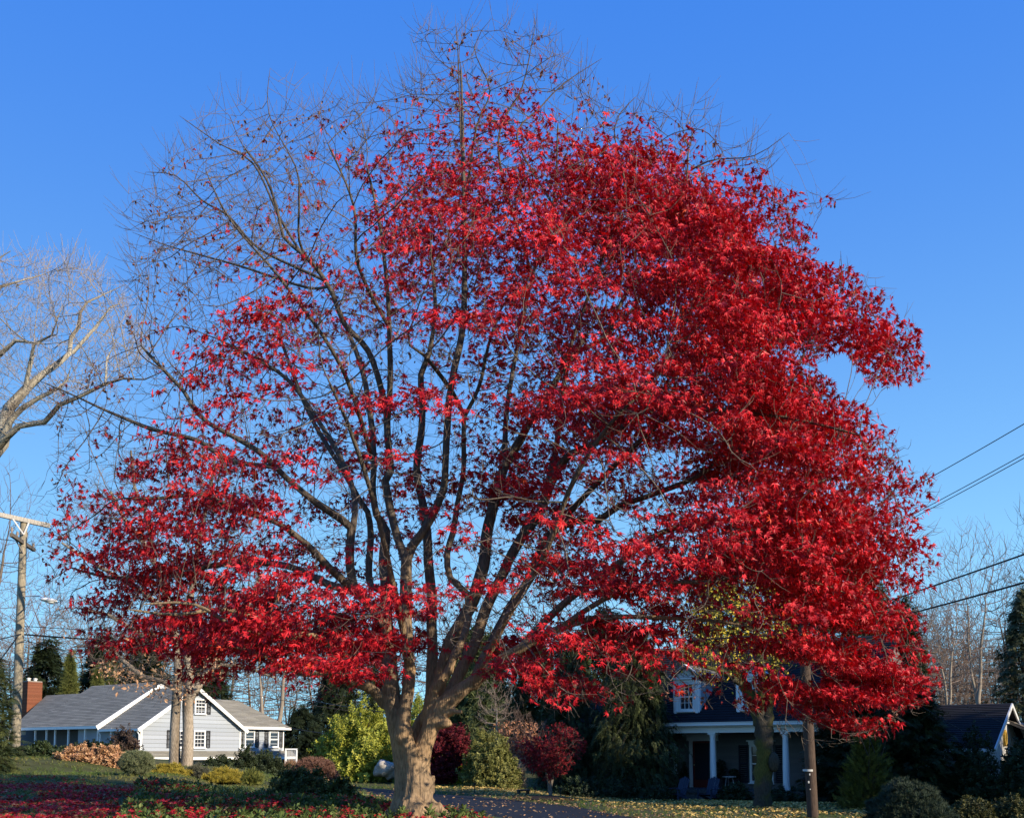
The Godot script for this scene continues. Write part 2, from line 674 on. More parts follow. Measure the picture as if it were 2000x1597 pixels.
func traced_limbs() -> void:
	# the trunk's strands, then the limbs out of it
	limb([[772, 1645, 25, .06], [782, 1560, 20, .05], [787, 1500, 18, .05], [782, 1450, 18.5, .05], [773, 1410, 17.5, .06], [767, 1370, 17, .06], [763, 1330, 15.5, .05], [760, 1290, 14.5, .02], [757, 1240, 13, -.05], [754, 1190, 12, -.1], [753, 1138, 11, -.15], [750, 1088, 10.5, -.2], [753, 1038, 10, -.25], [745, 1020, 8, -.25], [735, 1005, 7, -.2], [728, 960, 6.5, -.2], [730, 900, 6, -.2], [725, 826, 6, -.3], [713, 747, 5.5, -.4], [700, 700, 5, -.5], [682, 653, 4.5, -.6], [660, 600, 3.5, -.8]], 9.0)
	limb([[834, 1645, 25, .12], [825, 1560, 19, .1], [822, 1500, 17, .09], [829, 1450, 17.5, .08], [845, 1412, 18, .08], [868, 1378, 18, .1], [895, 1352, 16, .15], [928, 1328, 14, .22], [963, 1300, 12, .3], [1006, 1272, 10, .4], [1080, 1232, 7.5, .5], [1160, 1208, 6, .55], [1254, 1205, 4.6, .6], [1416, 1215, 3, .7], [1530, 1240, 1.2, .7]], 9.0)
	limb([[804, 1645, 32, -.12], [804, 1560, 24, -.12], [806, 1500, 21, -.11], [810, 1450, 20, -.14], [826, 1415, 19, -.16], [846, 1385, 17, -.2], [857, 1345, 15, -.25], [866, 1300, 14, -.25], [880, 1250, 13, -.25], [905, 1210, 12.5, -.3], [928, 1160, 12.5, -.3], [945, 1100, 12.5, -.35], [950, 1050, 11.5, -.4], [960, 1000, 10.5, -.4], [985, 913, 9.5, -.5], [1017, 857, 8.5, -.5], [1038, 820, 7, -.5], [1095, 729, 5.5, -.6], [1150, 650, 4, -.7]], 9.0)
	limb([[801, 1645, 24, .24], [803, 1560, 17, .17], [805, 1500, 14.5, .16], [796, 1455, 14.5, .18], [786, 1420, 15, .18], [790, 1385, 13.5, .17], [797, 1350, 12.5, .12], [800, 1310, 12, .08], [796, 1260, 11.5, .05], [793, 1200, 11.5, 0], [793, 1140, 12, 0], [794, 1090, 11.5, 0], [806, 1065, 9.5, 0], [825, 1040, 8.5, .05], [850, 995, 8, .1], [866, 958, 7.5, .15], [870, 900, 7, .2], [876, 794, 7, .2], [885, 732, 7, .2], [904, 638, 6.5, .15], [907, 544, 5.5, .1], [907, 450, 5, .1], [905, 330, 4, 0], [903, 230, 3, 0], [900, 130, 2, 0]], 9.0)
	limb([[793, 1092, 9.5, 0], [780, 1062, 8.5, -.05], [768, 1020, 8, -.08], [758, 975, 8, -.1], [752, 940, 8, -.1], [763, 920, 7.5, -.1], [757, 857, 7, -.1], [755, 810, 7, -.1], [747, 769, 6.5, 0], [719, 685, 6, .05], [672, 632, 5.5, .1], [650, 575, 5, .15], [619, 525, 4.5, .2], [588, 494, 4, .2], [553, 462, 3.5, .2], [542, 412, 3, .2], [520, 350, 2.5, .2], [474, 284, 2, .2]])
	limb([[757, 815, 6, -.1], [762, 747, 6, .1], [760, 638, 5, .2], [755, 550, 4, .3], [740, 430, 3, .3], [715, 320, 2, .4]])
	limb([[819, 1560, 22, -.2], [822, 1480, 18, -.22], [832, 1430, 15, -.25], [842, 1360, 12, -.35], [845, 1290, 11, -.4], [843, 1225, 10.5, -.45], [842, 1150, 10, -.45], [836, 1095, 10, -.45], [834, 1040, 9, -.45], [825, 980, 8, -.5], [813, 920, 7.5, -.55], [822, 850, 7, -.55], [825, 794, 7, -.6], [822, 732, 6, -.6], [838, 690, 5, -.6], [850, 600, 4, -.6], [840, 480, 3, -.7]], 9.0)
	limb([[830, 1405, 12, .02], [850, 1345, 10, .1], [876, 1312, 9.5, .14], [886, 1285, 9, .14], [900, 1255, 8, .12], [915, 1210, 7, .05], [912, 1160, 7, 0], [880, 1130, 6.5, 0], [873, 1080, 6.5, 0], [885, 1040, 6, 0], [893, 985, 5.5, 0], [905, 920, 5, 0], [907, 813, 4.5, 0], [925, 780, 4, .1], [940, 740, 3.5, .1], [955, 670, 3, .2], [980, 600, 2.5, .2]])
	limb([[908, 815, 4.5, 0], [882, 763, 4.5, .2], [850, 720, 4, .4], [829, 694, 3.5, .5], [800, 675, 3, .6]])
	limb([[870, 1376, 14, 0], [900, 1310, 12, -.1], [930, 1250, 11.5, -.2], [946, 1195, 11, -.25], [976, 1133, 10.5, -.3], [1001, 1080, 10, -.3], [1026, 1038, 9.5, -.3], [1051, 1008, 9, -.3], [1099, 901, 8, -.2], [1164, 865, 7, 0], [1278, 795, 5.5, .1], [1376, 767, 4.5, .2], [1480, 740, 3, .3]])
	limb([[1051, 1008, 7, -.3], [1085, 880, 6, -.6], [1111, 710, 5, -.8], [1172, 665, 4.5, -.8], [1240, 600, 3.5, -.9]])
	limb([[925, 1330, 11, .1], [955, 1265, 9.5, -.2], [995, 1188, 9, -.5], [1021, 1150, 8.5, -.6], [1051, 1093, 8, -.7], [1068, 1050, 7.5, -.8], [1123, 1018, 6.5, -.8], [1164, 1017, 6.5, -.8], [1213, 987, 6, -.7], [1274, 966, 5.5, -.7], [1355, 934, 5, -.6], [1404, 901, 4.5, -.6], [1500, 850, 3.5, -.6], [1600, 830, 2.5, -.6]])
	limb([[1010, 1270, 7.5, .4], [1100, 1180, 7, .2], [1213, 1097, 6.5, 0], [1278, 1048, 6, 0], [1335, 1027, 5.5, 0], [1416, 1015, 5, .1], [1490, 999, 4.5, .2], [1608, 1003, 3.5, .3], [1700, 1020, 2, .4]])
	limb([[1090, 1228, 6, .5], [1200, 1160, 5, .7], [1310, 1137, 4.2, .8], [1376, 1137, 3.6, .9], [1457, 1125, 3, .9], [1600, 1140, 2, 1.0], [1700, 1180, 1, 1.0]])
	limb([[1164, 866, 5.5, 0], [1230, 780, 5, -.4], [1294, 714, 4.5, -.6], [1327, 653, 4, -.7], [1370, 560, 3, -.7], [1400, 450, 2, -.8]])
	limb([[757, 1230, 9, 0], [720, 1180, 9, .05], [690, 1146, 9.5, .1], [684, 1110, 9, .1], [683, 1070, 9, .1], [685, 1030, 8.5, .1], [668, 1015, 8, .15], [645, 1000, 7.5, .2], [615, 980, 7, .3], [598, 966, 6.5, .3], [564, 938, 6, .35], [501, 879, 5.5, .4], [407, 826, 4.5, .4], [376, 794, 4, .4], [360, 766, 4, .4], [313, 716, 3.5, .4], [275, 675, 2.5, .4]])
	limb([[684, 1055, 7, .1], [693, 1005, 6.5, 0], [690, 960, 5.5, -.1], [668, 900, 5, -.3], [620, 820, 4.5, -.5], [560, 740, 4, -.6], [480, 690, 3, -.7], [420, 660, 2, -.7]])
	limb([[688, 1150, 8, .1], [660, 1125, 8, .3], [642, 1108, 7.5, .4], [615, 1078, 7, .5], [580, 1048, 6, .6], [540, 1020, 5.5, .7], [470, 998, 5, .8], [391, 966, 4, .9], [313, 973, 3.5, 1.0], [238, 973, 2.5, 1.0]])
	limb([[540, 912, 5, .4], [445, 898, 4.5, .1], [385, 860, 4.5, 0], [297, 838, 4, -.1], [203, 800, 2.6, -.1], [150, 775, 1.8, -.1], [78, 744, 0.8, -.1]])
	limb([[690, 1155, 8, .15], [640, 1140, 7.5, -.2], [560, 1105, 6.5, -.5], [480, 1098, 6, -.6], [400, 1107, 5.5, -.7], [350, 1123, 5, -.7], [307, 1126, 4.5, -.8], [219, 1128, 3.5, -.8], [140, 1110, 2, -.8]])
	limb([[752, 1150, 8, -.15], [725, 1145, 7.5, -.3], [720, 1108, 7, -.35], [724, 1050, 6.5, -.4], [718, 1000, 6, -.4], [700, 972, 5.5, -.4], [670, 920, 5, -.6], [600, 800, 4, -1.0], [540, 640, 3, -1.3]])
	limb([[766, 1382, 12, -.02], [750, 1370, 11, .0], [720, 1342, 10.5, .1], [687, 1332, 10, .25], [650, 1312, 9, .4], [620, 1297, 8.5, .5], [605, 1278, 8, .6], [592, 1262, 7, .7], [575, 1247, 6, .8], [520, 1215, 5, 1.1], [440, 1190, 4, 1.3], [340, 1200, 3, 1.5], [250, 1190, 2, 1.6]])
	limb([[645, 1312, 6, .4], [600, 1317, 5, .6], [560, 1305, 4, .8], [490, 1270, 3, 1.0], [400, 1260, 2, 1.1]])
	limb([[700, 1335, 8, .2], [690, 1300, 7, .4], [655, 1267, 7, .6], [625, 1247, 6, .8], [595, 1238, 5.5, 1.0], [562, 1243, 5, 1.2], [470, 1230, 4, 1.6], [380, 1180, 3, 1.8], [280, 1180, 2, 1.9]])
	limb([[1075, 1040, 6, -.8], [1180, 930, 5.5, -.2], [1302, 816, 5, .6], [1367, 799, 4.5, .9], [1437, 803, 4, 1.1], [1560, 820, 3, 1.3], [1680, 850, 2, 1.4]])
	limb([[1180, 660, 4, -.8], [1250, 520, 3.5, -.8], [1330, 400, 2.5, -.7], [1345, 290, 1.6, -.7]])
	limb([[1400, 765, 4, .2], [1500, 680, 3.5, .2], [1600, 620, 3, .2], [1690, 640, 2, .2]])
	limb([[985, 913, 6, -.5], [990, 800, 5, -.9], [1010, 680, 4, -1.1], [1040, 540, 3.5, -1.2], [1080, 400, 2.5, -1.1], [1090, 240, 1.6, -1.0]])
	limb([[1500, 1000, 3.5, .2], [1600, 940, 3, 0], [1700, 930, 2, -.1]])
	limb([[760, 640, 4, .2], [700, 520, 3.5, .7], [690, 400, 2.5, .9], [640, 280, 1.8, .9]])
	limb([[925, 1340, 8, .2], [985, 1215, 7, .8], [1060, 1090, 6, 1.3], [1120, 940, 5, 1.7], [1190, 830, 4, 2.0], [1260, 760, 2.5, 2.1]])
	limb([[800, 1300, 7, .1], [770, 1150, 6, .7], [730, 980, 5, 1.2], [680, 830, 4, 1.6], [640, 740, 2.5, 1.8]])
	# fine limbs fanning out to the bare top
	limb([[650, 575, 4, .15], [635, 549, 3.4, .1], [508, 487, 2.6, -.2], [446, 422, 2.2, -.3], [394, 391, 1.7, -.4], [343, 343, 1.2, -.4], [284, 336, .5, -.4]])
	limb([[588, 494, 3, .2], [546, 425, 2.6, .1], [494, 319, 1.9, 0], [429, 281, 1.3, 0], [350, 226, .5, .1]])
	limb([[606, 510, 3, .2], [584, 470, 2.6, .5], [584, 377, 2, .7], [577, 325, 1.6, .8], [525, 222, 1, .9], [527, 133, .5, .9]])
	limb([[640, 560, 3, .1], [594, 560, 2.8, -.5], [470, 520, 2.2, -.9], [377, 494, 1.6, -1.1], [319, 477, 1.1, -1.2], [257, 453, .5, -1.2]])
	limb([[906, 400, 3, .1], [900, 270, 2, -.3], [894, 98, 1, -.4], [891, 51, .5, -.4]])
	limb([[906, 420, 3, .1], [930, 250, 2, .5], [957, 177, 1.5, .6], [926, 92, 1, .7], [960, 36, .5, .8]])
	limb([[1040, 540, 3, -1.2], [973, 292, 2.2, -.8], [1020, 170, 1.6, -.7], [1038, 89, 1, -.6], [1048, 33, .5, -.6]])
	limb([[1080, 400, 2.5, -1.1], [1010, 270, 2, -1.4], [1057, 208, 1.6, -1.5], [1104, 161, 1.1, -1.5], [1176, 114, .5, -1.5]])
	limb([[1330, 400, 2.2, -.7], [1312, 364, 2, -.4], [1383, 315, 1.5, -.2], [1473, 304, 1, 0], [1541, 259, .5, .1]])
	limb([[1095, 729, 4.5, -.6], [1170, 520, 3.4, -.2], [1220, 380, 2.4, .2], [1200, 250, 1.2, .3], [1240, 190, .5, .3]])
	limb([[728, 900, 5, -.2], [668, 720, 4, .6], [560, 560, 3, 1.1], [450, 430, 2, 1.3], [400, 330, 1, 1.4]])
	# swellings and stubs on the trunk
	limb([[786, 1436, 17, .19], [790, 1428, 15, .2]], 9.0)
	limb([[858, 1410, 14, .12], [874, 1413, 9, .18]], 9.0)
	limb([[868, 1392, 10, .12], [886, 1389, 6, .17], [902, 1391, 3, .2]], 9.0)
	limb([[806, 1520, 15, .17], [812, 1540, 13, .18]], 9.0)
	limb([[838, 1545, 13, 0], [846, 1520, 9, .02]], 9.0)

func trunk_mesh(top: float) -> ArrayMesh:    # the strands below «top», melted into one surface: surface nets over a field of distances
	var s := 0.022
	var lo := Vector3(-1.62, H(-1.0, -9.5) - 0.25, -10.05)
	var hi := Vector3(0.34, top, -8.72)
	var nx := int((hi.x - lo.x) / s) + 1
	var ny := int((hi.y - lo.y) / s) + 1
	var nz := int((hi.z - lo.z) / s) + 1
	var e := PackedFloat32Array()
	e.resize(nx * ny * nz)
	var k := 0.011
	var all := strands.duplicate()
	# the root flare
	for rt in [[[806, 1560, 22, .1], [840, 1580, 18, .16], [868, 1598, 13, .2], [902, 1628, 8, .25]], [[790, 1570, 20, .1], [766, 1592, 17, .1], [742, 1612, 14, .12], [716, 1640, 8, .1]], [[804, 1570, 20, .2], [806, 1600, 17, .3], [812, 1632, 12, .42], [818, 1660, 8, .5]], [[815, 1575, 18, .2], [838, 1604, 14, .34], [862, 1640, 8, .45]], [[800, 1580, 20, -.2], [810, 1600, 16, -.36], [822, 1625, 8, -.5]]]:
		var q := PackedVector3Array()
		var qr := PackedFloat32Array()
		for p in rt:
			q.append(P(p[0], p[1], MAPLE_D - p[3]))
			qr.append(p[2] * MAPLE_D / F)
		all.append([q, qr])
	for st in all:
		var q: PackedVector3Array = st[0]
		var qr: PackedFloat32Array = st[1]
		var best := {}
		for i in q.size() - 1:
			var a := q[i]
			var b := q[i + 1]
			if minf(a.y, b.y) > top + 0.05:
				continue
			var ra := qr[i] * (0.93 if a.y > top - 0.15 else 1.0)
			var rb := qr[i + 1] * (0.93 if b.y > top - 0.15 else 1.0)
			var pad := maxf(ra, rb) + 0.085
			var x0 := clampi(int((minf(a.x, b.x) - pad - lo.x) / s), 0, nx - 1)
			var x1 := clampi(int((maxf(a.x, b.x) + pad - lo.x) / s), 0, nx - 1)
			var y0 := clampi(int((minf(a.y, b.y) - pad - lo.y) / s), 0, ny - 1)
			var y1 := clampi(int((maxf(a.y, b.y) + pad - lo.y) / s), 0, ny - 1)
			var z0 := clampi(int((minf(a.z, b.z) - pad - lo.z) / s), 0, nz - 1)
			var z1 := clampi(int((maxf(a.z, b.z) + pad - lo.z) / s), 0, nz - 1)
			var ab := b - a
			var l2 := maxf(ab.length_squared(), 1e-8)
			for y in range(y0, y1 + 1):
				for z in range(z0, z1 + 1):
					for x in range(x0, x1 + 1):
						var p := Vector3(lo.x + x * s, lo.y + y * s, lo.z + z * s)
						var t := clampf((p - a).dot(ab) / l2, 0.0, 1.0)
						var d := p.distance_to(a + ab * t) - lerpf(ra, rb, t)
						if d < 0.08:
							var id := x + nx * (z + nz * y)
							if d < best.get(id, 1.0):
								best[id] = d
		for id in best:
			e[id] += exp(-best[id] / k)
	var f := PackedFloat32Array()
	f.resize(e.size())
	var rough := FastNoiseLite.new()
	rough.seed = 4
	rough.frequency = 1.0
	rough.fractal_octaves = 3
	for y in ny:
		for z in nz:
			for x in nx:
				var id := x + nx * (z + nz * y)
				if e[id] < 0.03:
					f[id] = 0.09
					continue
				var d := -k * log(e[id])
				if absf(d) < 0.07:
					var wx := lo.x + x * s
					var wy := lo.y + y * s
					var wz := lo.z + z * s
					var low := clampf((2.0 - wy) * 0.9, 0.25, 1.0)
					d += low * (0.075 * rough.get_noise_3d(wx * 6.0, wy * 1.0, wz * 6.0) + 0.016 * rough.get_noise_3d(wx * 13.0, wy * 6.0, wz * 13.0))
				f[id] = d
	var b := MB.new()
	var at := {}
	var dn := [1, nx, nx * nz]      # steps along x, z, y
	for y in ny - 1:
		for z in nz - 1:
			for x in nx - 1:
				var id := x + nx * (z + nz * y)
				var mask := 0
				for c in 8:
					if f[id + (c & 1) * dn[0] + ((c >> 1) & 1) * dn[1] + ((c >> 2) & 1) * dn[2]] < 0.0:
						mask |= 1 << c
				if mask == 0 or mask == 255:
					continue
				var sum := Vector3.ZERO
				var cnt := 0
				var g := Vector3.ZERO
				for c in 8:
					var fc := f[id + (c & 1) * dn[0] + ((c >> 1) & 1) * dn[1] + ((c >> 2) & 1) * dn[2]]
					var off := Vector3(c & 1, (c >> 2) & 1, (c >> 1) & 1)
					g += (off - Vector3(0.5, 0.5, 0.5)) * fc
					for ax in 3:
						if (c >> ax) & 1:
							continue
						var c2 := c | (1 << ax)
						var f2 := f[id + (c2 & 1) * dn[0] + ((c2 >> 1) & 1) * dn[1] + ((c2 >> 2) & 1) * dn[2]]
						if (fc < 0.0) != (f2 < 0.0):
							var t := fc / (fc - f2)
							var o2 := Vector3(c2 & 1, (c2 >> 2) & 1, (c2 >> 1) & 1)
							sum += off.lerp(o2, t)
							cnt += 1
				var w := lo + (Vector3(x, y, z) + sum / cnt) * s
				at[id] = b.v.size()
				b.v.append(w)
				b.n.append(g.normalized())
				b.c.append(bark_tint(w))
	for id in at:
		for ax in 3:
			var n1: int = id + dn[ax]
			if (f[id] < 0.0) == (f[n1] < 0.0):
				continue
			var u: int = dn[(ax + 1) % 3]
			var t: int = dn[(ax + 2) % 3]
			if not (at.has(id - u) and at.has(id - t) and at.has(id - u - t)):
				continue
			var q := [at[id], at[id - u], at[id - u - t], at[id - t]]
			if f[id] > 0.0:
				q = [q[3], q[2], q[1], q[0]]
			for tri_ in [[0, 1, 2], [0, 2, 3]]:
				# wind it so that it faces along its normals
				var i0: int = q[tri_[0]]
				var i1: int = q[tri_[1]]
				var i2: int = q[tri_[2]]
				if (b.v[i2] - b.v[i0]).cross(b.v[i1] - b.v[i0]).dot(b.n[i0] + b.n[i1] + b.n[i2]) < 0.0:
					var keep := i1
					i1 = i2
					i2 = keep
				b.ix.append(i0); b.ix.append(i1); b.ix.append(i2)
	return b.mesh()

func bark_tint(w: Vector3) -> Color:
	var k := 0.5 + 0.5 * noise.get_noise_3d(w.x * 3.0, w.y * 1.3, w.z * 3.0)
	var m := clampf(0.5 + 1.4 * noise.get_noise_3d(w.x * 1.2 + 9.0, w.y * 1.2, w.z * 1.2), 0.0, 1.0)
	var a := Color(0.55, 0.365, 0.205).lerp(Color(0.39, 0.28, 0.18), m)
	return a * (0.72 + 0.45 * k)

func maple() -> void:
	rng.seed = 20231
	traced_limbs()
	var hand := seeds.size()
	# goals for the branches to reach, through the whole crown
	var goals := PackedVector3Array()
	for gy in range(CROWN.size() * 2):
		for gx in 46:
			for k in (14 if gy < 18 and gx < 22 else 10):
				var px := 60.0 + (gx + rng.randf()) * 40.0
				var py := 20.0 + (gy + rng.randf()) * 40.0
				var c := crown_at(px, py)
				if c < -0.9 or rng.randf() > 0.85 + 0.03 * c:
					continue
				if (py > 1290.0 and px > 820.0 and px < 970.0) or (py > 1340.0 and px > 690.0 and px < 830.0):
					continue
				var rho := pow((px - 960.0) / 870.0, 2.0) + pow((py - 800.0) / 760.0, 2.0)
				var half := 2.9 * sqrt(maxf(0.04, 1.0 - rho))
				if py > 1050.0:
					half = maxf(half, 1.4 - absf(px - 950.0) / 900.0)
				var t := rng.randf_range(-1.0, 1.0)
				if py > 1130.0 and px > 840.0 and px < 1330.0 and t > 0.1 and rng.randf() < 0.85:
					continue    # the skirt is thin where the low sun reaches the trunk
				goals.append(P(px, py, MAPLE_D + half * t))
	var g := grow(seeds, seed_par, goals, 0.095, 0.85, 0.125, 120, Vector3(0, 0.10, 0))
	var pos: PackedVector3Array = g[0]
	var par: PackedInt32Array = g[1]
	var r := thickness(par, 0.0026, 2.1, seed_r)
	print("maple nodes ", pos.size(), " goals ", goals.size())
	var tree := thing("japanese_maple", "big spreading crimson maple on the bank, with bare upper twigs and a thick fluted trunk", "tree", Vector3(-0.98, 0, -MAPLE_D))
	var origin := tree.position
	# parts are built in world places, so they are moved back by the thing's own place
	var shift := func(o: Node3D) -> void: o.position = -origin
	var top := 2.62
	shift.call(part("trunk", trunk_mesh(top), M.maple_bark, tree))
	for st in strands:
		var q: PackedVector3Array = st[0]
		var qr: PackedFloat32Array = st[1]
		var a := PackedVector3Array()
		var ar := PackedFloat32Array()
		for i in q.size():
			if q[i].y > top - 0.16 or q[i].z > -8.8 or q[i].z < -9.98 or q[i].x > 0.28 or q[i].x < -1.55:
				a.append(q[i])
				ar.append(qr[i])
		if a.size() > 1:
			ar[ar.size() - 1] *= 0.5
			var b := MB.new()
			b.col = Color(0.17, 0.135, 0.10)
			b.tube(a, ar, 10, false, 0.05)
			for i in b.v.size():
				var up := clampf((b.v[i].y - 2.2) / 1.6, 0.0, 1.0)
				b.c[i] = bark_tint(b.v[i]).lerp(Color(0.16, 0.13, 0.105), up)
			shift.call(obj("limb", b, M.maple_bark, tree))
	var thick := MB.new()
	var thin := MB.new()
	thick.col = Color(0.15, 0.12, 0.095)
	thin.col = Color(0.25, 0.20, 0.17)
	limbs_into(pos, par, r, hand, thick, thin, 0.009)
	# bare last twigs, mostly upwards and outwards, in forked pairs
	var kids := PackedInt32Array()
	kids.resize(pos.size())
	for i in pos.size():
		if par[i] >= 0:
			kids[par[i]] += 1
	var heart := Vector3(-0.3, 2.6, -9.5)
	for i in range(hand, pos.size()):
		if r[i] > 0.006 or (kids[i] > 0 and rng.randf() > 0.35):
			continue
		var px := Q(pos[i])
		var c := crown_at(px.x, px.y)
		var dir := (pos[i] - pos[par[i]]).normalized()
		for k in ((3 if c < 3.0 and c > 0.0 else 2) if kids[i] == 0 else 1):
			var d := (dir * 0.8 + (pos[i] - heart).normalized() * 0.5 + Vector3(0, 0.25 if c < 3.0 else 0.0, 0) + rdir() * 0.6).normalized()
			if in_bite(Q(pos[i] + d * 0.18)) and rng.randf() < 0.75:
				continue
			var l := rng.randf_range(0.10, 0.26) * (1.35 if c < 2.0 and px.y < 600.0 else 0.8)
			var mid := pos[i] + d * l * 0.5 + rdir() * 0.02
			thin.tube(PackedVector3Array([pos[i], mid, mid + (d + Vector3(0, 0.25, 0)).normalized() * l * 0.5]), PackedFloat32Array([0.0024, 0.0019, 0.0010]), 3)
	shift.call(obj("branches", thick, M.maple_bark, tree, "stuff"))
	shift.call(obj("twigs", thin, M.maple_bark, tree, "stuff"))
	# leaves: for each square of the crown as many as cover it, hung on its thin branches where the clumps are
	var nodes_in := {}
	for i in range(hand, pos.size()):
		if r[i] < 0.013:
			var px := Q(pos[i])
			var key := Vector2i(int((px.x - 60.0) / 40.0), int((px.y - 20.0) / 40.0))
			if not nodes_in.has(key):
				nodes_in[key] = []
			nodes_in[key].append(i)
	var clump := FastNoiseLite.new()
	clump.seed = 12
	clump.frequency = 1.0
	clump.fractal_octaves = 2
	var xf := [[], [], []]
	var cols := [PackedColorArray(), PackedColorArray(), PackedColorArray()]
	var dry := []
	var dry_col := PackedColorArray()
	var fronts := []
	for key in nodes_in:
		var list: Array = nodes_in[key]
		var c := crown_at(80.0 + key.x * 40.0, 40.0 + key.y * 40.0)
		if c < -0.8:
			continue
		var cover := clampf(pow(maxf(c, 0.0) / 9.1, 1.58), 0.0, 0.96)
		# the leaves hang in tiers that dip outwards, with gaps between them
		var okay := PackedInt32Array()
		for i in list:
			var p := pos[i]
			var dip := p.y + 0.33 * Vector2(p.x + 0.6, p.z + 9.5).length()
			var cl := clump.get_noise_3d(p.x * 0.75, dip * 2.3, p.z * 0.32) * 0.75 + clump.get_noise_3d(p.x * 1.6 + 30.0, dip * 3.0, p.z * 1.6) * 0.5
			if cl > 0.26 - c * 0.031:
				okay.append(i)
		if okay.is_empty():
			continue
		var share := float(okay.size()) / list.size()
		var want := int(-log(1.0 - cover) * 1600.0 / 92.0 * 7.4 * clampf(share * 1.5 + 0.22, 0.0, 1.0) + rng.randf())
		while want > 0:
			var i := okay[rng.randi() % okay.size()]
			var p := pos[i]
			var many := rng.randi_range(16, 44) if c > 4.5 else (rng.randi_range(10, 30) if c > 2.2 else rng.randi_range(1, 6))
			var wide := 0.05 + 0.0062 * many
			var out := Vector3(p.x - heart.x, 0, p.z - heart.z).normalized()
			for k in many:      # leaves hang in flat sprays that dip outwards
				want -= 1
				var q := sqrt(rng.randf()) * wide
				var ang := rng.randf() * TAU
				var lie := Vector3(cos(ang), 0, sin(ang)) * q
				var at := p + lie + Vector3(0, rng.randfn(0, 0.028) - 0.02 - maxf(0.0, lie.dot(out)) * 0.35, 0)
				if at.x > 1.5 and in_bite(Q(at)):
					continue
				# a gap in the crown towards the low sun lets its light onto the trunk
				var gap := at - Vector3(-0.98, 1.55, -9.5)
				gap -= SUN.normalized() * gap.dot(SUN.normalized())
				if at.x > -0.7 and Vector2(gap.x, gap.z).length() < 0.42 and gap.y > -0.45 and gap.y < 0.85 and rng.randf() < 0.78:
					continue
				var nrm := (Vector3(0, 0.75, 0) + out * 0.45 + rdir() * 0.75).normalized()
				var tip := (out * 0.8 + Vector3(0, -0.55, 0) + lie * 2.0 + rdir() * 0.6)
				tip = (tip - nrm * tip.dot(nrm)).normalized()
				var size := 0.057 * rng.randf_range(0.6, 1.15)
				var bs := Basis(tip.cross(nrm), tip, nrm).scaled(Vector3.ONE * size)
				var k_ := rng.randf()
				var red := Color(0.44, 0.011, 0.022).lerp(Color(0.74, 0.028, 0.042), k_ * k_)
				if rng.randf() < 0.2:
					red = Color(0.25, 0.009, 0.022)
				if rng.randf() < 0.012:
					red = Color(0.58, 0.06, 0.02)
				var kind := rng.randi() % 3
				xf[kind].append(Transform3D(bs, at))
				cols[kind].append(vary(red, 0.15))
				fronts.append([at.distance_to(EYE), kind, xf[kind].size() - 1])
		if c < 3.2 and c > -0.8:
			var few := int((3.4 - c) * 1.7 + rng.randf())
			for k in few:
				var p := pos[list[rng.randi() % list.size()]]
				dry.append(Transform3D(Basis.from_euler(Vector3(rng.randf() * TAU, rng.randf() * TAU, 0)).scaled(Vector3.ONE * rng.randf_range(0.025, 0.045)), p + Vector3(0, -0.03, 0) + rdir() * 0.03))
				dry_col.append(vary(Color(0.23, 0.12, 0.085) if rng.randf() < 0.7 else Color(0.30, 0.04, 0.04), 0.3))
	# the three hundred leaves nearest the camera are leaves of their own
	fronts.sort_custom(func(a, b): return a[0] < b[0])
	var single := [{}, {}, {}]
	var shades := []
	for k in 6:
		var m: StandardMaterial3D = M.maple_leaf.duplicate()
		m.vertex_color_use_as_albedo = true
		m.albedo_color = [Color(0.40, 0.010, 0.020), Color(0.52, 0.014, 0.022), Color(0.60, 0.02, 0.024), Color(0.27, 0.01, 0.022), Color(0.45, 0.012, 0.03), Color(0.36, 0.010, 0.018)][k].linear_to_srgb()
		m.backlight = Color(0.62, 0.09, 0.10)
		shades.append(m)
	for f in fronts.slice(0, 300):
		single[f[1]][f[2]] = true
		var o := part("leaf", MESH["maple_leaf_%d" % f[1]], shades[rng.randi() % 6], tree)
		o.transform = xf[f[1]][f[2]]
		o.position -= origin
	var total := 0
	for kind in 3:
		var rest := []
		var rest_col := PackedColorArray()
		for i in xf[kind].size():
			if not single[kind].has(i):
				rest.append(xf[kind][i])
				rest_col.append(cols[kind][i])
		total += rest.size()
		shift.call(scatter("leaves", MESH["maple_leaf_%d" % kind], M.maple_leaf, rest, rest_col, tree))
	shift.call(scatter("withered_leaves", MESH.dry_leaf, M.dry_leaf, dry, dry_col, tree))
	print("maple leaves ", total, " dry ", dry.size())


# ---------------------------------------------------------------- ground and road
func road_edge(z: float) -> float:    # x of the road's far edge at depth z; the road lies to its right and nearer
	var pts := [Vector2(-9.0, -46.0), Vector2(-6.1, -39.5), Vector2(-2.6, -35.6), Vector2(0.0, -32.8), Vector2(1.9, -29.0), Vector2(3.1, -25.0), Vector2(4.2, -20.0), Vector2(5.4, -13.0), Vector2(6.6, -5.0), Vector2(7.5, 6.0)]
	for i in pts.size() - 1:
		if z <= pts[i + 1].y:
			var t := clampf((z - pts[i].y) / (pts[i + 1].y - pts[i].y), 0.0, 1.0)
			return lerpf(pts[i].x, pts[i + 1].x, t)
	return 7.5

func on_road(x: float, z: float) -> bool:
	var e := road_edge(z)
	return z > -46.0 and x < e and x > e - road_width(z)

func road_width(z: float) -> float:
	return 4.2 + clampf((-z - 26.0) * 0.12, 0.0, 2.2)

func on_bed(x: float, z: float) -> bool:    # the planted bed under the maple
	return x > -3.9 + (z + 10.0) * 0.35 and x < 0.9 and z > -15.5 and z < -7.0

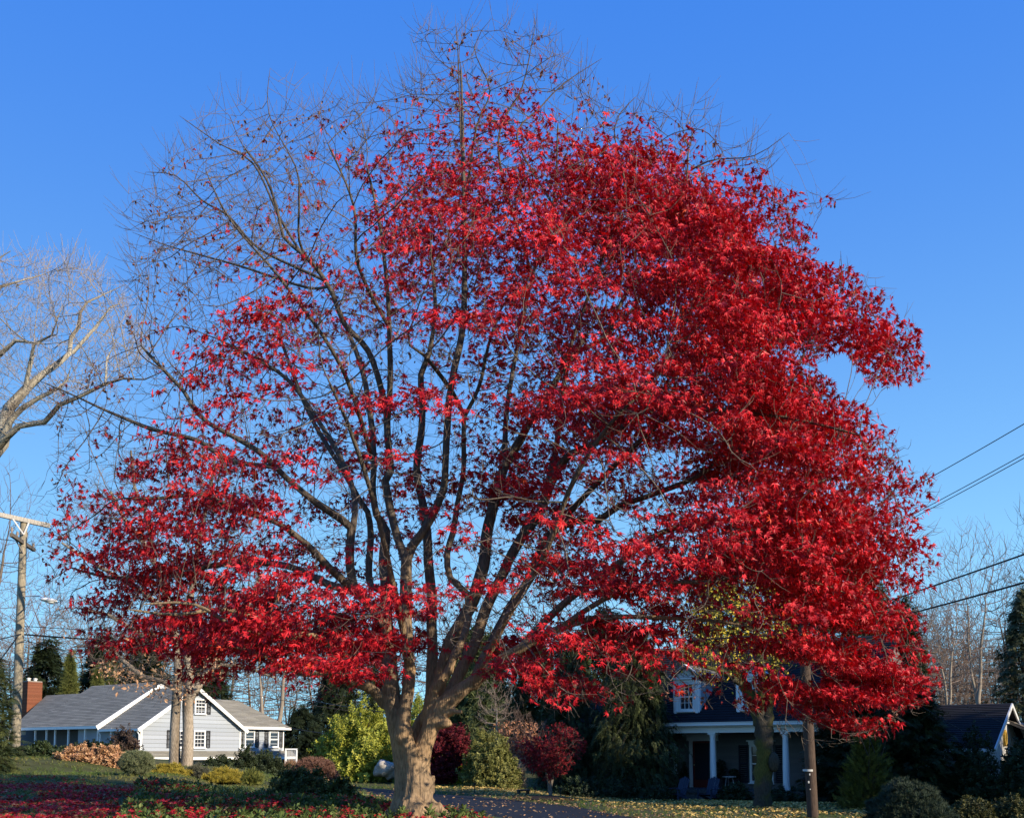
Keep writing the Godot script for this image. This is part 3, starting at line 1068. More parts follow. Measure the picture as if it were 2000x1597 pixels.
func ground() -> void:
	for p in [[0, 0, .1], [-3, -3, .4], [3, -4, -.02], [-.9, -9.5, .93], [-2.2, -8.2, .9], [-5, -10, .95], [-2.5, -11, .95], [-3, -13.5, .87], [-6, -14, 1.05], [-9, -16, 1.15], [-12, -25, 1.42], [-14, -35, 1.3], [-8, -20, 1.12]]:
		ctrl.append(Vector3(p[0], p[1], p[2]))
	for p in [[-5, -18, .92], [-10.5, -30, 1.12], [-7, -26, .85], [-4.5, -22, .5], [-2.2, -18, .3], [-.4, -13, .42], [.7, -9.8, .55], [2.2, -10, 0], [1.6, -16, -.08], [0, -24, -.1], [-2.4, -30, -.1], [-5, -35, -.02], [-6.4, -40, .06], [-8, -36, .5], [-16, -12, 1.2], [-6, -5, .9]]:
		ctrl.append(Vector3(p[0], p[1], p[2]))
	for p in [[3.4, -25, -.11], [5, -20, -.15], [8, -25, -.25], [7.6, -30, -.12], [10, -30, -.2], [7, -38, -.4], [10, -42, -.5], [14, -42, -.6], [19, -42, -.7], [18, -24, -.3], [0, -50, 0.05], [-6, -52, .2], [6, -50, -.4], [-22, -62, .7], [-26, -72, .45], [-12, -66, .5], [0, -85, .6], [30, -60, -.4], [-40, -40, 1.6]]:
		ctrl.append(Vector3(p[0], p[1], p[2]))
	for p in [[60, -110, .5], [-40, -120, 1], [0, -140, 1], [120, -60, 0], [-120, -60, 1.5], [0, 60, 0], [40, 0, -.2], [-40, 0, .9]]:
		ctrl.append(Vector3(p[0], p[1], p[2]))
	var xs := PackedFloat32Array()
	var x := -420.0
	while x < 420.0:
		xs.append(x)
		x += clampf((absf(x) - 14.0) * 0.16, 0.45, 40.0)
	var zs := PackedFloat32Array()
	var z := -620.0
	while z < 120.0:
		zs.append(z)
		z += clampf((absf(z + 24.0) - 24.0) * 0.16, 0.45, 40.0)
	var b := MB.new()
	var w := xs.size()
	for zz in zs:
		for xx in xs:
			var h := H(xx, zz)
			h += 0.025 * noise.get_noise_2d(xx * 0.9, zz * 0.9)
			var lawn := Color(0.085, 0.115, 0.03).lerp(Color(0.13, 0.125, 0.05), clampf(0.5 + noise.get_noise_2d(xx * 0.35, zz * 0.35), 0, 1))
			var c := lawn
			if on_bed(xx, zz):
				c = Color(0.075, 0.05, 0.035)
			if on_road(xx, zz):
				h -= 0.10
				c = Color(0.07, 0.06, 0.05)
			b.v.append(Vector3(xx, h, zz))
			b.c.append(c)
			b.n.append(Vector3.UP)
	for j in zs.size() - 1:
		for i in w - 1:
			var a := j * w + i
			b.ix.append(a); b.ix.append(a + 1); b.ix.append(a + w + 1)
			b.ix.append(a); b.ix.append(a + w + 1); b.ix.append(a + w)
	for j in range(1, zs.size() - 1):
		for i in range(1, w - 1):
			var a := j * w + i
			b.n[a] = (b.v[a + w] - b.v[a - w]).cross(b.v[a + 1] - b.v[a - 1]).normalized()
	var g := obj("ground", b, M.earth, self, "structure")
	g.set_meta("label", "lawns rising from the road to a grassy bank on the left")
	# the road
	b = MB.new()
	b.col = Color(0.036, 0.037, 0.042)
	z = -46.0
	var cross := 9
	while z < 14.0:
		var e := road_edge(z)
		var wd := road_width(z)
		for k in cross + 1:
			var xx := e - wd * k / cross
			b.v.append(Vector3(xx, H(xx, z) + 0.02 + 0.04 * sin(PI * k / cross), z))
			b.n.append(Vector3.UP)
			b.c.append(b.col * (0.9 + 0.25 * noise.get_noise_2d(xx, z * 0.4)))
		z += 0.5
	for j in b.v.size() / (cross + 1) - 1:
		for k in cross:
			var a := j * (cross + 1) + k
			b.ix.append(a); b.ix.append(a + cross + 1); b.ix.append(a + 1)
			b.ix.append(a + 1); b.ix.append(a + cross + 1); b.ix.append(a + cross + 2)
	var r := obj("road", b, M.asphalt, self, "structure")
	r.set_meta("label", "narrow dark asphalt road curving past behind the maple trunk")


# ---------------------------------------------------------------- building pieces
func courses(b: MB, at: Vector3, u: Vector3, n: Vector3, y0: float, y1: float, lim: Callable, high: float, lip := 0.022) -> void:   # overlapping boards, each with its own lower lip
	var y := y0
	while y < y1 - 0.01:
		var t := minf(y + high, y1)
		var l0: Vector2 = lim.call(y)
		var l1: Vector2 = lim.call(t)
		if l0.y > l0.x:
			var a := at + u * l0.x + Vector3(0, y, 0)
			var d := at + u * l0.y + Vector3(0, y, 0)
			var c := at + u * l1.x + Vector3(0, t, 0)
			var e := at + u * maxf(l1.y, l1.x) + Vector3(0, t, 0)
			var keep := b.col
			b.col = keep * (0.92 + 0.14 * rng.randf())
			b.quad(a + n * lip, c + n * 0.003, e + n * 0.003, d + n * lip)
			b.quad(a, a + n * lip, d + n * lip, d)
			b.col = keep
		y = t

func roof_plane(b: MB, e0: Vector3, e1: Vector3, r0: Vector3, r1: Vector3, rows: int) -> void:   # eave from left to right, ridge above it
	var up := (e1 - e0).cross(r0 - e0).normalized()
	var keep := b.col
	for i in rows:
		var t0 := float(i) / rows
		var t1 := float(i + 1) / rows
		var a := e0.lerp(r0, t0)
		var d := e1.lerp(r1, t0)
		var c := e0.lerp(r0, t1)
		var f := e1.lerp(r1, t1)
		var cols := maxi(1, int(a.distance_to(d) / 0.9))
		for k in cols:
			var s0 := float(k) / cols
			var s1 := float(k + 1) / cols
			var h := up * (0.022 + 0.008 * rng.randf())
			b.col = keep * (0.84 + 0.32 * rng.randf())
			b.quad(a.lerp(d, s0) + h, c.lerp(f, s0) + up * 0.004, c.lerp(f, s1) + up * 0.004, a.lerp(d, s1) + h)
			b.quad(a.lerp(d, s0) - up * 0.01, a.lerp(d, s0) + h, a.lerp(d, s1) + h, a.lerp(d, s1) - up * 0.01)
	b.col = keep * 0.8
	b.slab([e0 - up * 0.012, r0 - up * 0.012, r1 - up * 0.012, e1 - up * 0.012], up * -0.10)
	b.col = keep

func board(b: MB, a: Vector3, c: Vector3, wide: float, high: float, up := Vector3.UP) -> void:
	var z := (c - a).normalized()
	var x := up.cross(z).normalized()
	b.box((a + c) * 0.5, Vector3(wide, high, a.distance_to(c)), Basis(x, z.cross(x), z))

const WHITE := Color(0.78, 0.78, 0.76)

# a sash window in a wall that faces local +z: the frame is the part, the glass its panes
func window(parent: Node3D, at: Vector3, w: float, h: float, cols: int, rows: int, trim := WHITE, turn := 0.0, head := 0.0) -> MeshInstance3D:
	var b := MB.new()
	b.col = trim
	var t := 0.10
	for s in [-1.0, 1.0]:
		b.box(Vector3(s * (w + t) * 0.5, 0, 0.035), Vector3(t, h + 2.0 * t, 0.09))
	b.box(Vector3(0, (h + t) * 0.5, 0.035), Vector3(w, t, 0.088))
	b.box(Vector3(0, -(h + t) * 0.5, 0.05), Vector3(w, t, 0.12))
	b.box(Vector3(0, -h * 0.5 - t - 0.02, 0.07), Vector3(w + 2.0 * t + 0.1, 0.045, 0.17))
	if head > 0.0:
		b.box(Vector3(0, h * 0.5 + t + head * 0.5, 0.05), Vector3(w + 2.0 * t + 0.06, head, 0.12))
		b.box(Vector3(0, h * 0.5 + t + head, 0.07), Vector3(w + 2.0 * t + 0.2, 0.06, 0.2))
	b.box(Vector3(0, 0, 0.03), Vector3(w, 0.055, 0.05))
	for i in range(1, cols):
		b.box(Vector3(-w * 0.5 + w * i / cols, 0, 0.02), Vector3(0.022, h, 0.03))
	for i in range(1, rows):
		if i * 2 != rows:
			b.box(Vector3(0, -h * 0.5 + h * i / rows, 0.021), Vector3(w, 0.022, 0.028))
	var f := obj("window", b, M.paint, parent)
	f.position = at
	f.rotation.y = turn
	b = MB.new()
	b.box(Vector3(0, 0, 0), Vector3(w, h, 0.016))
	obj("pane", b, M.window_glass, f)
	return f

func shutter(parent: Node3D, at: Vector3, w: float, h: float, c: Color, turn := 0.0) -> void:
	var b := MB.new()
	b.col = c
	for s in [-1.0, 1.0]:
		b.box(Vector3(s * (w * 0.5 - 0.03), 0, 0.02), Vector3(0.06, h, 0.045))
	for y in [-0.5, 0.0, 0.5]:
		b.box(Vector3(0, y * (h - 0.07), 0.018), Vector3(w - 0.12, 0.07, 0.04))
	var n := int(h / 0.09)
	for i in n:
		b.box(Vector3(0, -h * 0.5 + 0.07 + (h - 0.14) * (i + 0.5) / n, 0.015), Vector3(w - 0.12, 0.06, 0.012), Basis(Vector3.RIGHT, 0.6))
	var o := obj("shutter", b, M.paint, parent)
	o.position = at
	o.rotation.y = turn


# ---------------------------------------------------------------- the grey house on the left
func left_house() -> void:
	rng.seed = 300
	var o := thing("grey_house", "pale grey shingled house with white trim, black shutters and a brick chimney", "house", Vector3(-26.3, 0, -70), deg_to_rad(55))
	var grey := Color(0.345, 0.385, 0.44)
	var g := MB.new()
	# walls: the front gable, the right wing, the dark recessed side and the long block behind
	g.col = grey
	var gable := func(y: float) -> Vector2:
		var k := maxf(0.0, y - 3.3) / 0.665
		return Vector2(k, 8.9 - k)
	courses(g, Vector3.ZERO, Vector3.RIGHT, Vector3.BACK, 1.5, 6.24, gable, 0.30, 0.045)
	courses(g, Vector3(0, 0, -0.6), Vector3.RIGHT, Vector3.BACK, 1.5, 3.5, func(_y: float) -> Vector2: return Vector2(8.9, 13.8), 0.30, 0.045)
	courses(g, Vector3(13.8, 0, -0.6), Vector3.FORWARD, Vector3.RIGHT, 0.0, 3.5, func(_y: float) -> Vector2: return Vector2(0.0, 8.0), 0.28)
	courses(g, Vector3(0, 0, -4.8), Vector3.RIGHT, Vector3.BACK, 3.3, 6.7, func(y: float) -> Vector2: return Vector2((y - 3.4) / 0.66, 10.4 - (y - 3.4) / 0.66), 0.28)
	g.box(Vector3(6.9, 0.9, -4.3), Vector3(13.6, 5.0, 7.2))
	g.box(Vector3(4.45, 1.4, -2.6), Vector3(6.2, 3.9, 5.1))
	obj("wall", g, M.siding, o)
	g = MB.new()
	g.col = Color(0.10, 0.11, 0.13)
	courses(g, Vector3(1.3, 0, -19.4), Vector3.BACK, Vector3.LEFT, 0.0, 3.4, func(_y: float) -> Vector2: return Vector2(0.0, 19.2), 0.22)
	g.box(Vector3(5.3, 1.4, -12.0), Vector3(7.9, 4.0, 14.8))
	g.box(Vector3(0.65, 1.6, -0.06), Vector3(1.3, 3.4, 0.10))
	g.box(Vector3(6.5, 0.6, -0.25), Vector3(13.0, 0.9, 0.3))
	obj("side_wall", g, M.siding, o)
	# roofs
	g = MB.new()
	g.col = Color(0.42, 0.40, 0.33)
	roof_plane(g, Vector3(-0.35, 3.12, -5.0), Vector3(-0.35, 3.12, 0.35), Vector3(4.45, 6.32, -5.0), Vector3(4.45, 6.32, 0.35), 26)
	roof_plane(g, Vector3(9.25, 3.12, 0.35), Vector3(9.25, 3.12, -5.0), Vector3(4.45, 6.32, 0.35), Vector3(4.45, 6.32, -5.0), 26)
	roof_plane(g, Vector3(-0.4, 3.38, -14.4), Vector3(-0.4, 3.38, -4.6), Vector3(5.2, 6.95, -14.4), Vector3(5.2, 6.95, -4.6), 28)
	roof_plane(g, Vector3(10.8, 3.38, -4.6), Vector3(10.8, 3.38, -14.4), Vector3(5.2, 6.95, -4.6), Vector3(5.2, 6.95, -14.4), 12)
	roof_plane(g, Vector3(-0.4, 3.38, -16.4), Vector3(-0.4, 3.38, -14.35), Vector3(4.4, 6.3, -20.0), Vector3(4.4, 6.3, -14.35), 26)
	roof_plane(g, Vector3(9.2, 3.38, -14.35), Vector3(9.2, 3.38, -20.0), Vector3(4.4, 6.3, -14.35), Vector3(4.4, 6.3, -20.0), 12)
	roof_plane(g, Vector3(8.5, 3.47, -0.15), Vector3(14.15, 3.47, -0.15), Vector3(6.6, 5.75, -4.6), Vector3(12.3, 5.75, -4.6), 22)
	roof_plane(g, Vector3(14.15, 3.47, -0.15), Vector3(14.15, 3.47, -9.0), Vector3(12.3, 5.75, -4.6), Vector3(12.3, 5.75, -4.65), 16)
	roof_plane(g, Vector3(0.0, 1.12, 0.75), Vector3(14.1, 1.12, 0.75), Vector3(0.0, 1.56, 0.01), Vector3(14.1, 1.56, 0.01), 4)
	obj("roof", g, M.roofing, o)
	# white trim
	g = MB.new()
	g.col = WHITE
	board(g, Vector3(-0.42, 3.0, 0.38), Vector3(4.45, 6.25, 0.38), 0.06, 0.26)
	board(g, Vector3(9.32, 3.0, 0.38), Vector3(4.45, 6.25, 0.38), 0.062, 0.255)
	board(g, Vector3(-0.5, 3.22, -4.55), Vector3(5.2, 6.86, -4.55), 0.07, 0.34)
	board(g, Vector3(-0.45, 3.27, -4.6), Vector3(-0.45, 3.27, -16.4), 0.1, 0.2)
	board(g, Vector3(-0.41, 3.04, 0.36), Vector3(-0.41, 3.04, -4.5), 0.08, 0.16)
	board(g, Vector3(8.95, 3.36, -0.12), Vector3(14.2, 3.36, -0.12), 0.09, 0.2)
	board(g, Vector3(14.2, 3.36, -0.12), Vector3(14.2, 3.36, -8.0), 0.09, 0.2)
	board(g, Vector3(-0.05, 1.0, 0.78), Vector3(14.1, 1.0, 0.78), 0.08, 0.2)
	for p in [[0.06, 0.03], [8.84, 0.03], [13.76, -0.57]]:
		g.box(Vector3(p[0], 2.35, p[1]), Vector3(0.14, 1.75, 0.06))
	obj("trim", g, M.paint, o)
	for zz in [-1.3, -3.1, -4.75, -6.4, -8.6, -10.4, -11.6, -13.2, -15.6]:
		g = MB.new()
		g.col = WHITE
		g.box(Vector3(-0.25, 1.85, zz), Vector3(0.11, 2.7, 0.11))
		obj("post", g, M.paint, o)
	for p in [[-0.32, -4.45], [-0.3, 0.22]]:
		g = MB.new()
		g.col = WHITE
		var q := Vector3(p[0], 0, p[1])
		g.tube(PackedVector3Array([q + Vector3(-0.1, 3.1, 0), q + Vector3(-0.1, 2.95, 0), q + Vector3(0.05, 2.7, 0.02), q + Vector3(0.05, 0.7, 0.02)]), PackedFloat32Array([0.05, 0.05, 0.05, 0.05]), 6, true)
		obj("downspout", g, M.metal, o)
	# windows and shutters
	var black := Color(0.028, 0.03, 0.034)
	window(o, Vector3(5.0, 2.42, 0.03), 0.85, 1.1, 3, 4)
	window(o, Vector3(3.15, 2.42, 0.03), 0.85, 1.1, 3, 4)
	window(o, Vector3(5.0, 4.86, 0.03), 0.8, 0.95, 3, 4)
	for x in [4.2, 5.8, 2.35]:
		shutter(o, Vector3(x, 2.42, 0.035), 0.36, 1.3, black)
	for x in [4.24, 5.78]:
		shutter(o, Vector3(x, 4.86, 0.035), 0.36, 1.15, black)
	for x in [10.25, 12.75]:
		window(o, Vector3(x, 2.5, -0.57), 0.8, 1.15, 1, 2)
		for s in [-0.78, 0.78]:
			shutter(o, Vector3(x + s, 2.5, -0.565), 0.36, 1.35, black)
	# chimney
	g = MB.new()
	g.col = Color(0.33, 0.125, 0.07)
	for i in 60:
		g.col = Color(0.34, 0.125, 0.07) * rng.randf_range(0.82, 1.15)
		g.box(Vector3(3.0, 2.6 + i * 0.08, -19.9), Vector3(1.28 + 0.012 * (i % 2), 0.072, 1.1 + 0.012 * (i % 2)))
	g.col = Color(0.4, 0.36, 0.31)
	g.box(Vector3(3.0, 5.0, -19.9), Vector3(1.25, 4.9, 1.07))
	var ch := obj("chimney", g, M.brick_work, o)
	for s in [-0.28, 0.3]:
		g = MB.new()
		g.col = Color(0.55, 0.55, 0.53)
		g.lathe(Vector3(3.0 + s, 7.42, -19.9), PackedVector2Array([Vector2(0.16, 0), Vector2(0.14, 0.2), Vector2(0.2, 0.22), Vector2(0.2, 0.26), Vector2(0.02, 0.32)]), 10)
		obj("flue_cap", g, M.metal, ch)
	# the little white canopy at the far left
	g = MB.new()
	g.col = WHITE
	g.box(Vector3(-0.7, 2.98, -15.9), Vector3(1.5, 0.34, 1.5))
	for p in [[-1.3, -15.3], [-1.3, -16.5], [-0.1, -16.5]]:
		g.box(Vector3(p[0], 1.6, p[1]), Vector3(0.12, 2.5, 0.12))
	obj("canopy", g, M.paint, o)


# ---------------------------------------------------------------- the dark house with the columned porch
func right_house() -> void:
	rng.seed = 301
	var o := thing("porch_house", "dark grey house with white porch columns and dormers in a navy roof", "house", Vector3(8.51, 0, -42), deg_to_rad(-35))
	var dark := Color(0.15, 0.145, 0.145)
	var g := MB.new()
	g.col = dark
	courses(g, Vector3(0, 0, -2), Vector3.RIGHT, Vector3.BACK, -0.05, 2.5, func(_y: float) -> Vector2: return Vector2(-5.6, 6.3), 0.14, 0.014)
	g.box(Vector3(0.35, 1.0, -5.6), Vector3(11.9, 3.2, 7.1))
	g.col = Color(0.14, 0.155, 0.19)
	courses(g, Vector3(0, 0, -0.7), Vector3.RIGHT, Vector3.BACK, -0.6, 2.5, func(_y: float) -> Vector2: return Vector2(-9.0, -4.1), 0.14, 0.014)
	g.box(Vector3(-6.55, 0.95, -2.9), Vector3(4.9, 3.1, 4.3))
	for s in [-1.0, 1.0]:
		var x: float = 0.35 + s * 5.95
		g.col = dark
		courses(g, Vector3(x, 0, -5.0), Vector3.FORWARD * s, Vector3.RIGHT * s, 2.4, 6.5, func(y: float) -> Vector2: return Vector2(-1, 1) * maxf(0.0, (6.55 - y) / 0.714), 0.14, 0.014)
	obj("wall", g, M.siding, o)
	g = MB.new()
	g.col = Color(0.028, 0.030, 0.038)
	roof_plane(g, Vector3(-5.75, 2.78, 0.42), Vector3(6.5, 2.78, 0.42), Vector3(-5.75, 6.6, -5.0), Vector3(6.5, 6.6, -5.0), 34)
	roof_plane(g, Vector3(6.5, 2.78, -10.4), Vector3(-5.75, 2.78, -10.4), Vector3(6.5, 6.6, -5.0), Vector3(-5.75, 6.6, -5.0), 12)
	roof_plane(g, Vector3(-9.2, 2.5, -0.3), Vector3(-5.8, 2.5, -0.3), Vector3(-9.2, 4.2, -2.9), Vector3(-5.8, 4.2, -2.9), 16)
	obj("roof", g, M.roofing, o)
	g = MB.new()
	g.col = Color(0.16, 0.155, 0.15)
	g.box(Vector3(0.3, -0.12, -0.85), Vector3(12.0, 0.14, 2.3))
	g.col = Color(0.24, 0.23, 0.22)
	g.box(Vector3(0.3, -0.38, -0.88), Vector3(11.8, 0.4, 2.2))
	obj("porch_floor", g, M.stone, o)
	g = MB.new()
	g.col = WHITE
	g.box(Vector3(0.3, 2.47, 0.0), Vector3(11.7, 0.26, 0.24))
	g.box(Vector3(0.3, 2.605, 0.06), Vector3(11.9, 0.05, 0.46))
	obj("porch_beam", g, M.paint, o)
	g = MB.new()
	g.col = WHITE
	g.box(Vector3(0.37, 2.70, 0.40), Vector3(12.3, 0.13, 0.13))
	g.box(Vector3(0.37, 2.765, 0.42), Vector3(12.32, 0.02, 0.16))
	obj("gutter", g, M.metal, o)
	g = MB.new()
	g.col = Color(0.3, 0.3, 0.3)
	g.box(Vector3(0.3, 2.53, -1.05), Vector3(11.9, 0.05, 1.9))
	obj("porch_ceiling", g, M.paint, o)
	for x in [-3.13, 0.0, 3.16, 6.1]:
		g = MB.new()
		g.col = WHITE
		g.box(Vector3(x, 0.0, 0.0), Vector3(0.36, 0.1, 0.36))
		g.lathe(Vector3(x, 0.05, 0.0), PackedVector2Array([Vector2(0.17, 0), Vector2(0.17, 0.06), Vector2(0.135, 0.1), Vector2(0.137, 0.8), Vector2(0.115, 2.08), Vector2(0.115, 2.12), Vector2(0.14, 2.15), Vector2(0.14, 2.2)]), 18)
		g.box(Vector3(x, 2.3, 0.0), Vector3(0.32, 0.08, 0.32))
		obj("column", g, M.paint, o)
	# door
	g = MB.new()
	g.col = WHITE
	for s in [-1.0, 1.0]:
		g.box(Vector3(-1.34 + s * 0.56, 1.0, -1.95), Vector3(0.16, 2.1, 0.1))
	g.box(Vector3(-1.34, 2.16, -1.94), Vector3(1.5, 0.28, 0.14))
	g.box(Vector3(-1.34, 2.32, -1.92), Vector3(1.66, 0.06, 0.22))
	obj("door_frame", g, M.paint, o)
	g = MB.new()
	g.col = Color(0.16, 0.03, 0.025)
	g.box(Vector3(-1.34, 0.12, -1.96), Vector3(0.95, 0.36, 0.05))
	for s in [-1.0, 1.0]:
		g.box(Vector3(-1.34 + s * 0.43, 1.15, -1.96), Vector3(0.09, 1.72, 0.05))
	g.box(Vector3(-1.34, 1.97, -1.96), Vector3(0.77, 0.08, 0.05))
	var dr := obj("door", g, M.paint, o)
	g = MB.new()
	g.box(Vector3(-1.34, 1.11, -1.97), Vector3(0.77, 1.62, 0.02))
	obj("pane", g, M.window_glass, dr)
	g = MB.new()
	g.col = Color(0.5, 0.42, 0.2)
	g.ball(Vector3(-1.74, 0.95, -1.91), Vector3.ONE * 0.035, 5, 8)
	obj("handle", g, M.metal, dr)
	# windows
	window(o, Vector3(-3.01, 1.25, -1.97), 0.58, 1.12, 2, 2)
	var navy := Color(0.018, 0.02, 0.032)
	for x in [1.39, 4.35]:
		window(o, Vector3(x, 1.02, -1.97), 0.85, 1.45, 3, 4, WHITE, 0.0, 0.16)
		for s in [-0.82, 0.82]:
			shutter(o, Vector3(x + s, 1.02, -1.965), 0.42, 1.62, navy)
	window(o, Vector3(-4.55, 0.85, -0.67), 0.62, 0.8, 2, 2)
	# dormers: face, cheeks and a little pediment roof
	for x in [-1.28, 1.62]:
		g = MB.new()
		var zf := -0.28
		g.col = WHITE
		var w := 0.62
		for s in [-1.0, 1.0]:
			g.box(Vector3(x + s * (w - 0.12), 3.88, zf), Vector3(0.24, 1.6, 0.16))
			g.box(Vector3(x + s * (w - 0.12), 3.88, zf + 0.05), Vector3(0.12, 1.5, 0.16))
		g.box(Vector3(x, 4.6, zf), Vector3(0.78, 0.16, 0.158))
		g.box(Vector3(x, 3.2, zf), Vector3(0.78, 0.24, 0.158))
		g.box(Vector3(x, 4.72, zf + 0.03), Vector3(1.42, 0.09, 0.3))
		g.slab([Vector3(x - 0.72, 4.76, zf + 0.06), Vector3(x, 5.26, zf + 0.06), Vector3(x + 0.72, 4.76, zf + 0.06)], Vector3(0, 0, -0.2))
		board(g, Vector3(x - 0.8, 4.74, zf + 0.14), Vector3(x, 5.29, zf + 0.14), 0.22, 0.075)
		board(g, Vector3(x + 0.8, 4.74, zf + 0.14), Vector3(x, 5.29, zf + 0.14), 0.222, 0.073)
		var dm := obj("dormer", g, M.paint, o)
		g = MB.new()
		g.col = Color(0.40, 0.41, 0.42)
		for s in [-1.0, 1.0]:
			courses(g, Vector3(x + s * 0.6, 0, zf - 0.08), Vector3.FORWARD, Vector3.RIGHT * s, 3.15, 4.72, func(y: float) -> Vector2: return Vector2(0.0, 0.3) if false else Vector2(maxf(0.0, 0.0), maxf(0.05, (y - 2.78) / 0.705 - 0.62)), 0.13, 0.014)
		g.box(Vector3(x, 3.95, zf - 0.9), Vector3(1.17, 1.5, 1.5))
		obj("cheek", g, M.siding, dm)
		g = MB.new()
		g.col = Color(0.30, 0.29, 0.27)
		roof_plane(g, Vector3(x - 0.82, 4.74, -4.0), Vector3(x - 0.82, 4.74, zf + 0.26), Vector3(x, 5.31, -4.0), Vector3(x, 5.31, zf + 0.26), 7)
		roof_plane(g, Vector3(x + 0.82, 4.74, zf + 0.26), Vector3(x + 0.82, 4.74, -4.0), Vector3(x, 5.31, zf + 0.26), Vector3(x, 5.31, -4.0), 7)
		obj("dormer_roof", g, M.roofing, dm)
		window(o, Vector3(x, 3.92, zf + 0.0), 0.58, 1.05, 3, 4)

func far_right_house() -> void:
	rng.seed = 302
	var o := thing("low_house", "low dark roofed house at the right edge with a pale gable end", "house", Vector3(18.2, 0, -38), deg_to_rad(-35))
	var g := MB.new()
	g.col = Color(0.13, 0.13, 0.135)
	courses(g, Vector3.ZERO, Vector3.RIGHT, Vector3.BACK, -0.9, 1.75, func(_y: float) -> Vector2: return Vector2(-4.6, 0.0), 0.14, 0.014)
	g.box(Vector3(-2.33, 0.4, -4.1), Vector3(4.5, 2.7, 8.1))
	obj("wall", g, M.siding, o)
	for i in 28:     # upright boards of the gable end
		var z0 := -8.25 + i * 0.295
		var top := 1.72 + 1.72 * (1.0 - absf(z0 + 0.14 + 4.12) / 4.14)
		g = MB.new()
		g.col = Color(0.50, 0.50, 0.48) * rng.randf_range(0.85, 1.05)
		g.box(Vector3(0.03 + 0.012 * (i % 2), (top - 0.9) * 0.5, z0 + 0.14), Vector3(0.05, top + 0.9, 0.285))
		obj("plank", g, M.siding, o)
	g = MB.new()
	g.col = Color(0.026, 0.028, 0.036)
	roof_plane(g, Vector3(-4.9, 1.68, 0.4), Vector3(0.32, 1.68, 0.4), Vector3(-4.9, 3.55, -4.12), Vector3(0.32, 3.55, -4.12), 24)
	roof_plane(g, Vector3(0.32, 1.68, -8.65), Vector3(-4.9, 1.68, -8.65), Vector3(0.32, 3.55, -4.12), Vector3(-4.9, 3.55, -4.12), 10)
	obj("roof", g, M.roofing, o)
	g = MB.new()
	g.col = Color(0.30, 0.26, 0.22)
	roof_plane(g, Vector3(4.2, 0.9, -4.4), Vector3(4.2, 0.9, -9.6), Vector3(0.1, 2.85, -4.6), Vector3(0.1, 2.85, -9.6), 18)
	g.box(Vector3(2.0, 0.0, -7.0), Vector3(3.6, 1.6, 4.6))
	obj("lean_to_roof", g, M.roofing, o)
	g = MB.new()
	g.col = Color(0.5, 0.5, 0.5)
	board(g, Vector3(0.36, 1.6, 0.42), Vector3(0.36, 3.48, -4.12), 0.05, 0.16)
	board(g, Vector3(0.36, 1.6, -8.66), Vector3(0.36, 3.48, -4.12), 0.052, 0.157)
	g.box(Vector3(0.1, 2.75, -4.12), Vector3(0.12, 0.08, 3.2))
	g.box(Vector3(-2.3, 1.6, 0.43), Vector3(5.2, 0.14, 0.06))
	obj("trim", g, M.paint, o)
	g = MB.new()
	for k in 16:
		var a := TAU * k / 16
		var e := TAU * (k + 1) / 16
		g.col = Color(0.45, 0.28, 0.05)
		board(g, Vector3(0.12, 2.1 + 0.3 * sin(a), -3.6 + 0.24 * cos(a)), Vector3(0.12, 2.1 + 0.3 * sin(e), -3.6 + 0.24 * cos(e)), 0.09, 0.09, Vector3.RIGHT)
	obj("oval_ornament", g, M.paint, o)
	var wn := window(o, Vector3(-2.0, 1.02, 0.03), 0.85, 1.15, 2, 2)
	wn.position.y = 1.0


